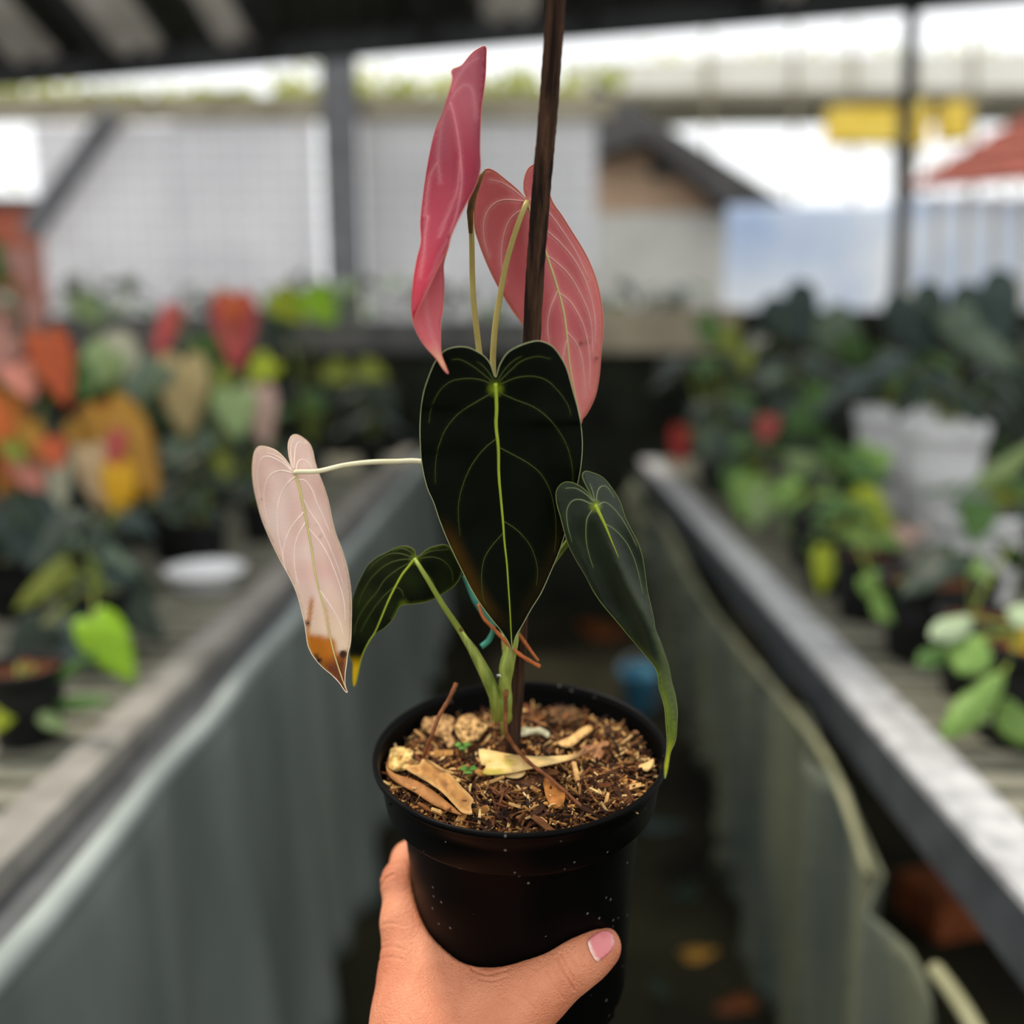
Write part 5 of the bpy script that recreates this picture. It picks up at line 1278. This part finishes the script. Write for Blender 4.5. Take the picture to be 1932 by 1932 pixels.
    def crease_disp(px, py):
        disp = np.zeros(len(px))
        for P, dep, wd in creases:
            P = [(q.x, q.y) for q in catmull([(*p, 0) for p in P], 4)]
            dm = np.full(len(px), 1e9)
            for (ax_, ay_), (bx_, by_) in zip(P, P[1:]):
                ex, ey = bx_ - ax_, by_ - ay_
                t = np.clip(((px - ax_) * ex + (py - ay_) * ey) / (ex * ex + ey * ey), 0, 1)
                dm = np.minimum(dm, np.hypot(ax_ + t * ex - px, ay_ + t * ey - py))
            disp += groove(dm, dep, wd)
        return disp
    bm = bmesh.new()
    bv = [bm.verts.new(p) for p in pos]
    bm.verts.ensure_lookup_table()
    for q in F: bm.faces.new([bv[i] for i in q])
    bm.normal_update()
    near = np.abs(crease_disp(px, py)) > 0.00001
    zone = near | (((px > 1000) & (px < 1175) & (py > 1735) & (py < 1932)))
    fr = np.array([v.normal.z < 0.25 for v in bm.verts])
    zone &= fr
    ed = [e for e in bm.edges if zone[e.verts[0].index] and zone[e.verts[1].index]]
    bmesh.ops.subdivide_edges(bm, edges=ed, cuts=2, use_grid_fill=True, smooth=0.0)
    bm.normal_update()
    pos = np.array([v.co[:] for v in bm.verts]); nrm = np.array([v.normal[:] for v in bm.verts])
    px = pos[:, 0] / pos[:, 2] * FPX + 966; py = 966 - pos[:, 1] / pos[:, 2] * FPX
    pos -= nrm * (crease_disp(px, py) * (nrm[:, 2] < 0.25))[:, None]
    bm.verts.index_update()
    F = [tuple(v.index for v in f.verts) for f in bm.faces]
    bm.free()
    Wm = np.array([RT, UP, FW])
    wpos = pos @ Wm + np.array(CAM)
    V = [tuple(p) for p in wpos]; F = [tuple(int(i) for i in q) for q in F]
    return V, F, creases
M['skin'] = None
def skin_mat():
    m, nt, b = node_mat('skin'); N, L = nt.nodes, nt.links
    tc = N.new('ShaderNodeTexCoord')
    nz = N.new('ShaderNodeTexNoise'); nz.inputs['Scale'].default_value = 38; nz.inputs['Detail'].default_value = 4
    L.new(tc.outputs['Object'], nz.inputs['Vector'])
    cr = N.new('ShaderNodeValToRGB'); cr.color_ramp.elements[0].position = .3; cr.color_ramp.elements[1].position = .7
    cr.color_ramp.elements[0].color = (*lin((182, 108, 76)), 1); cr.color_ramp.elements[1].color = (*lin((208, 138, 102)), 1)
    L.new(nz.outputs['Fac'], cr.inputs['Fac']); L.new(cr.outputs[0], b.inputs['Base Color'])
    b.inputs['Roughness'].default_value = .5; b.inputs['Specular IOR Level'].default_value = .3
    b.inputs['Subsurface Weight'].default_value = .15; b.inputs['Subsurface Radius'].default_value = (.005, .002, .001); b.inputs['Subsurface Scale'].default_value = 1
    vo = N.new('ShaderNodeTexVoronoi'); vo.feature = 'DISTANCE_TO_EDGE'; vo.inputs['Scale'].default_value = 650; L.new(tc.outputs['Object'], vo.inputs['Vector'])
    n2 = N.new('ShaderNodeTexNoise'); n2.inputs['Scale'].default_value = 420; n2.inputs['Detail'].default_value = 5; L.new(tc.outputs['Object'], n2.inputs['Vector'])
    ad = N.new('ShaderNodeMath'); ad.operation = 'ADD'; L.new(vo.outputs[0], ad.inputs[0]); L.new(n2.outputs[0], ad.inputs[1])
    bp = N.new('ShaderNodeBump'); bp.inputs['Strength'].default_value = .5; bp.inputs['Distance'].default_value = .0012
    L.new(ad.outputs[0], bp.inputs['Height']); L.new(bp.outputs[0], b.inputs['Normal'])
    return m
M['skin'] = skin_mat()
HV, HF, _ = build_hand()
hand = mk('person', HV, HF, M['skin'], None, origin=C(900, 2300, 0.38))
tag(hand, 'bare left hand gripping the black pot, thumb laid across its front', 'person')
M['nail'] = vcol_mat('nail', 0.3, 0.5, 120, 0.03, 0.03)
def nail():
    bvh = BVHTree.FromPolygons([Vector(v) for v in HV], HF)
    ol = [(1109, 1777), (1116, 1767), (1127, 1760), (1140, 1756), (1151, 1758), (1158, 1768), (1159, 1781), (1153, 1794), (1141, 1805), (1127, 1814), (1119, 1805), (1112, 1791)]
    sm = [(q.x, q.y) for q in catmull([(*p, 0) for p in ol], 4, True)]
    v2, f = fill2d(sm, 4)
    cx, cy = 1137, 1783
    V = []
    for p in v2:
        hit = bvh.ray_cast(CAM, ray(p.x, p.y).normalized())
        d = (hit[0] - CAM).dot(FW) if hit[0] else 0.44
        V.append([p.x, p.y, d])
    # flatten: gentle cylinder a little proud of the fingertip
    A = np.array(V); X_ = np.c_[A[:, 0] - cx, A[:, 1] - cy, np.ones(len(A)), (A[:, 0] - cx) ** 2, (A[:, 1] - cy) ** 2, (A[:, 0] - cx) * (A[:, 1] - cy)]
    k = np.linalg.lstsq(X_, A[:, 2], rcond=None)[0]; dd = X_ @ k
    P = [C(a[0], a[1], min(d_, a[2]) - 0.0004) for a, d_ in zip(A, dd)]
    lun = [(1109, 1778), (1113, 1792), (1120, 1806), (1127, 1814)]
    Cn = [mixc(lin((206, 116, 116)), lin((232, 200, 184)), sstep(6, 2, dpoly(p.x, p.y, [lun])) * .9 + .35 * sstep(1150, 1160, p.x)) for p in v2]
    o = mk('thumb_nail', P, f, M['nail'], hand, cols=Cn); o['label'] = 'pink thumb nail'
    m = o.modifiers.new('t', 'SOLIDIFY'); m.thickness = 0.0006; m.offset = 0
nail()
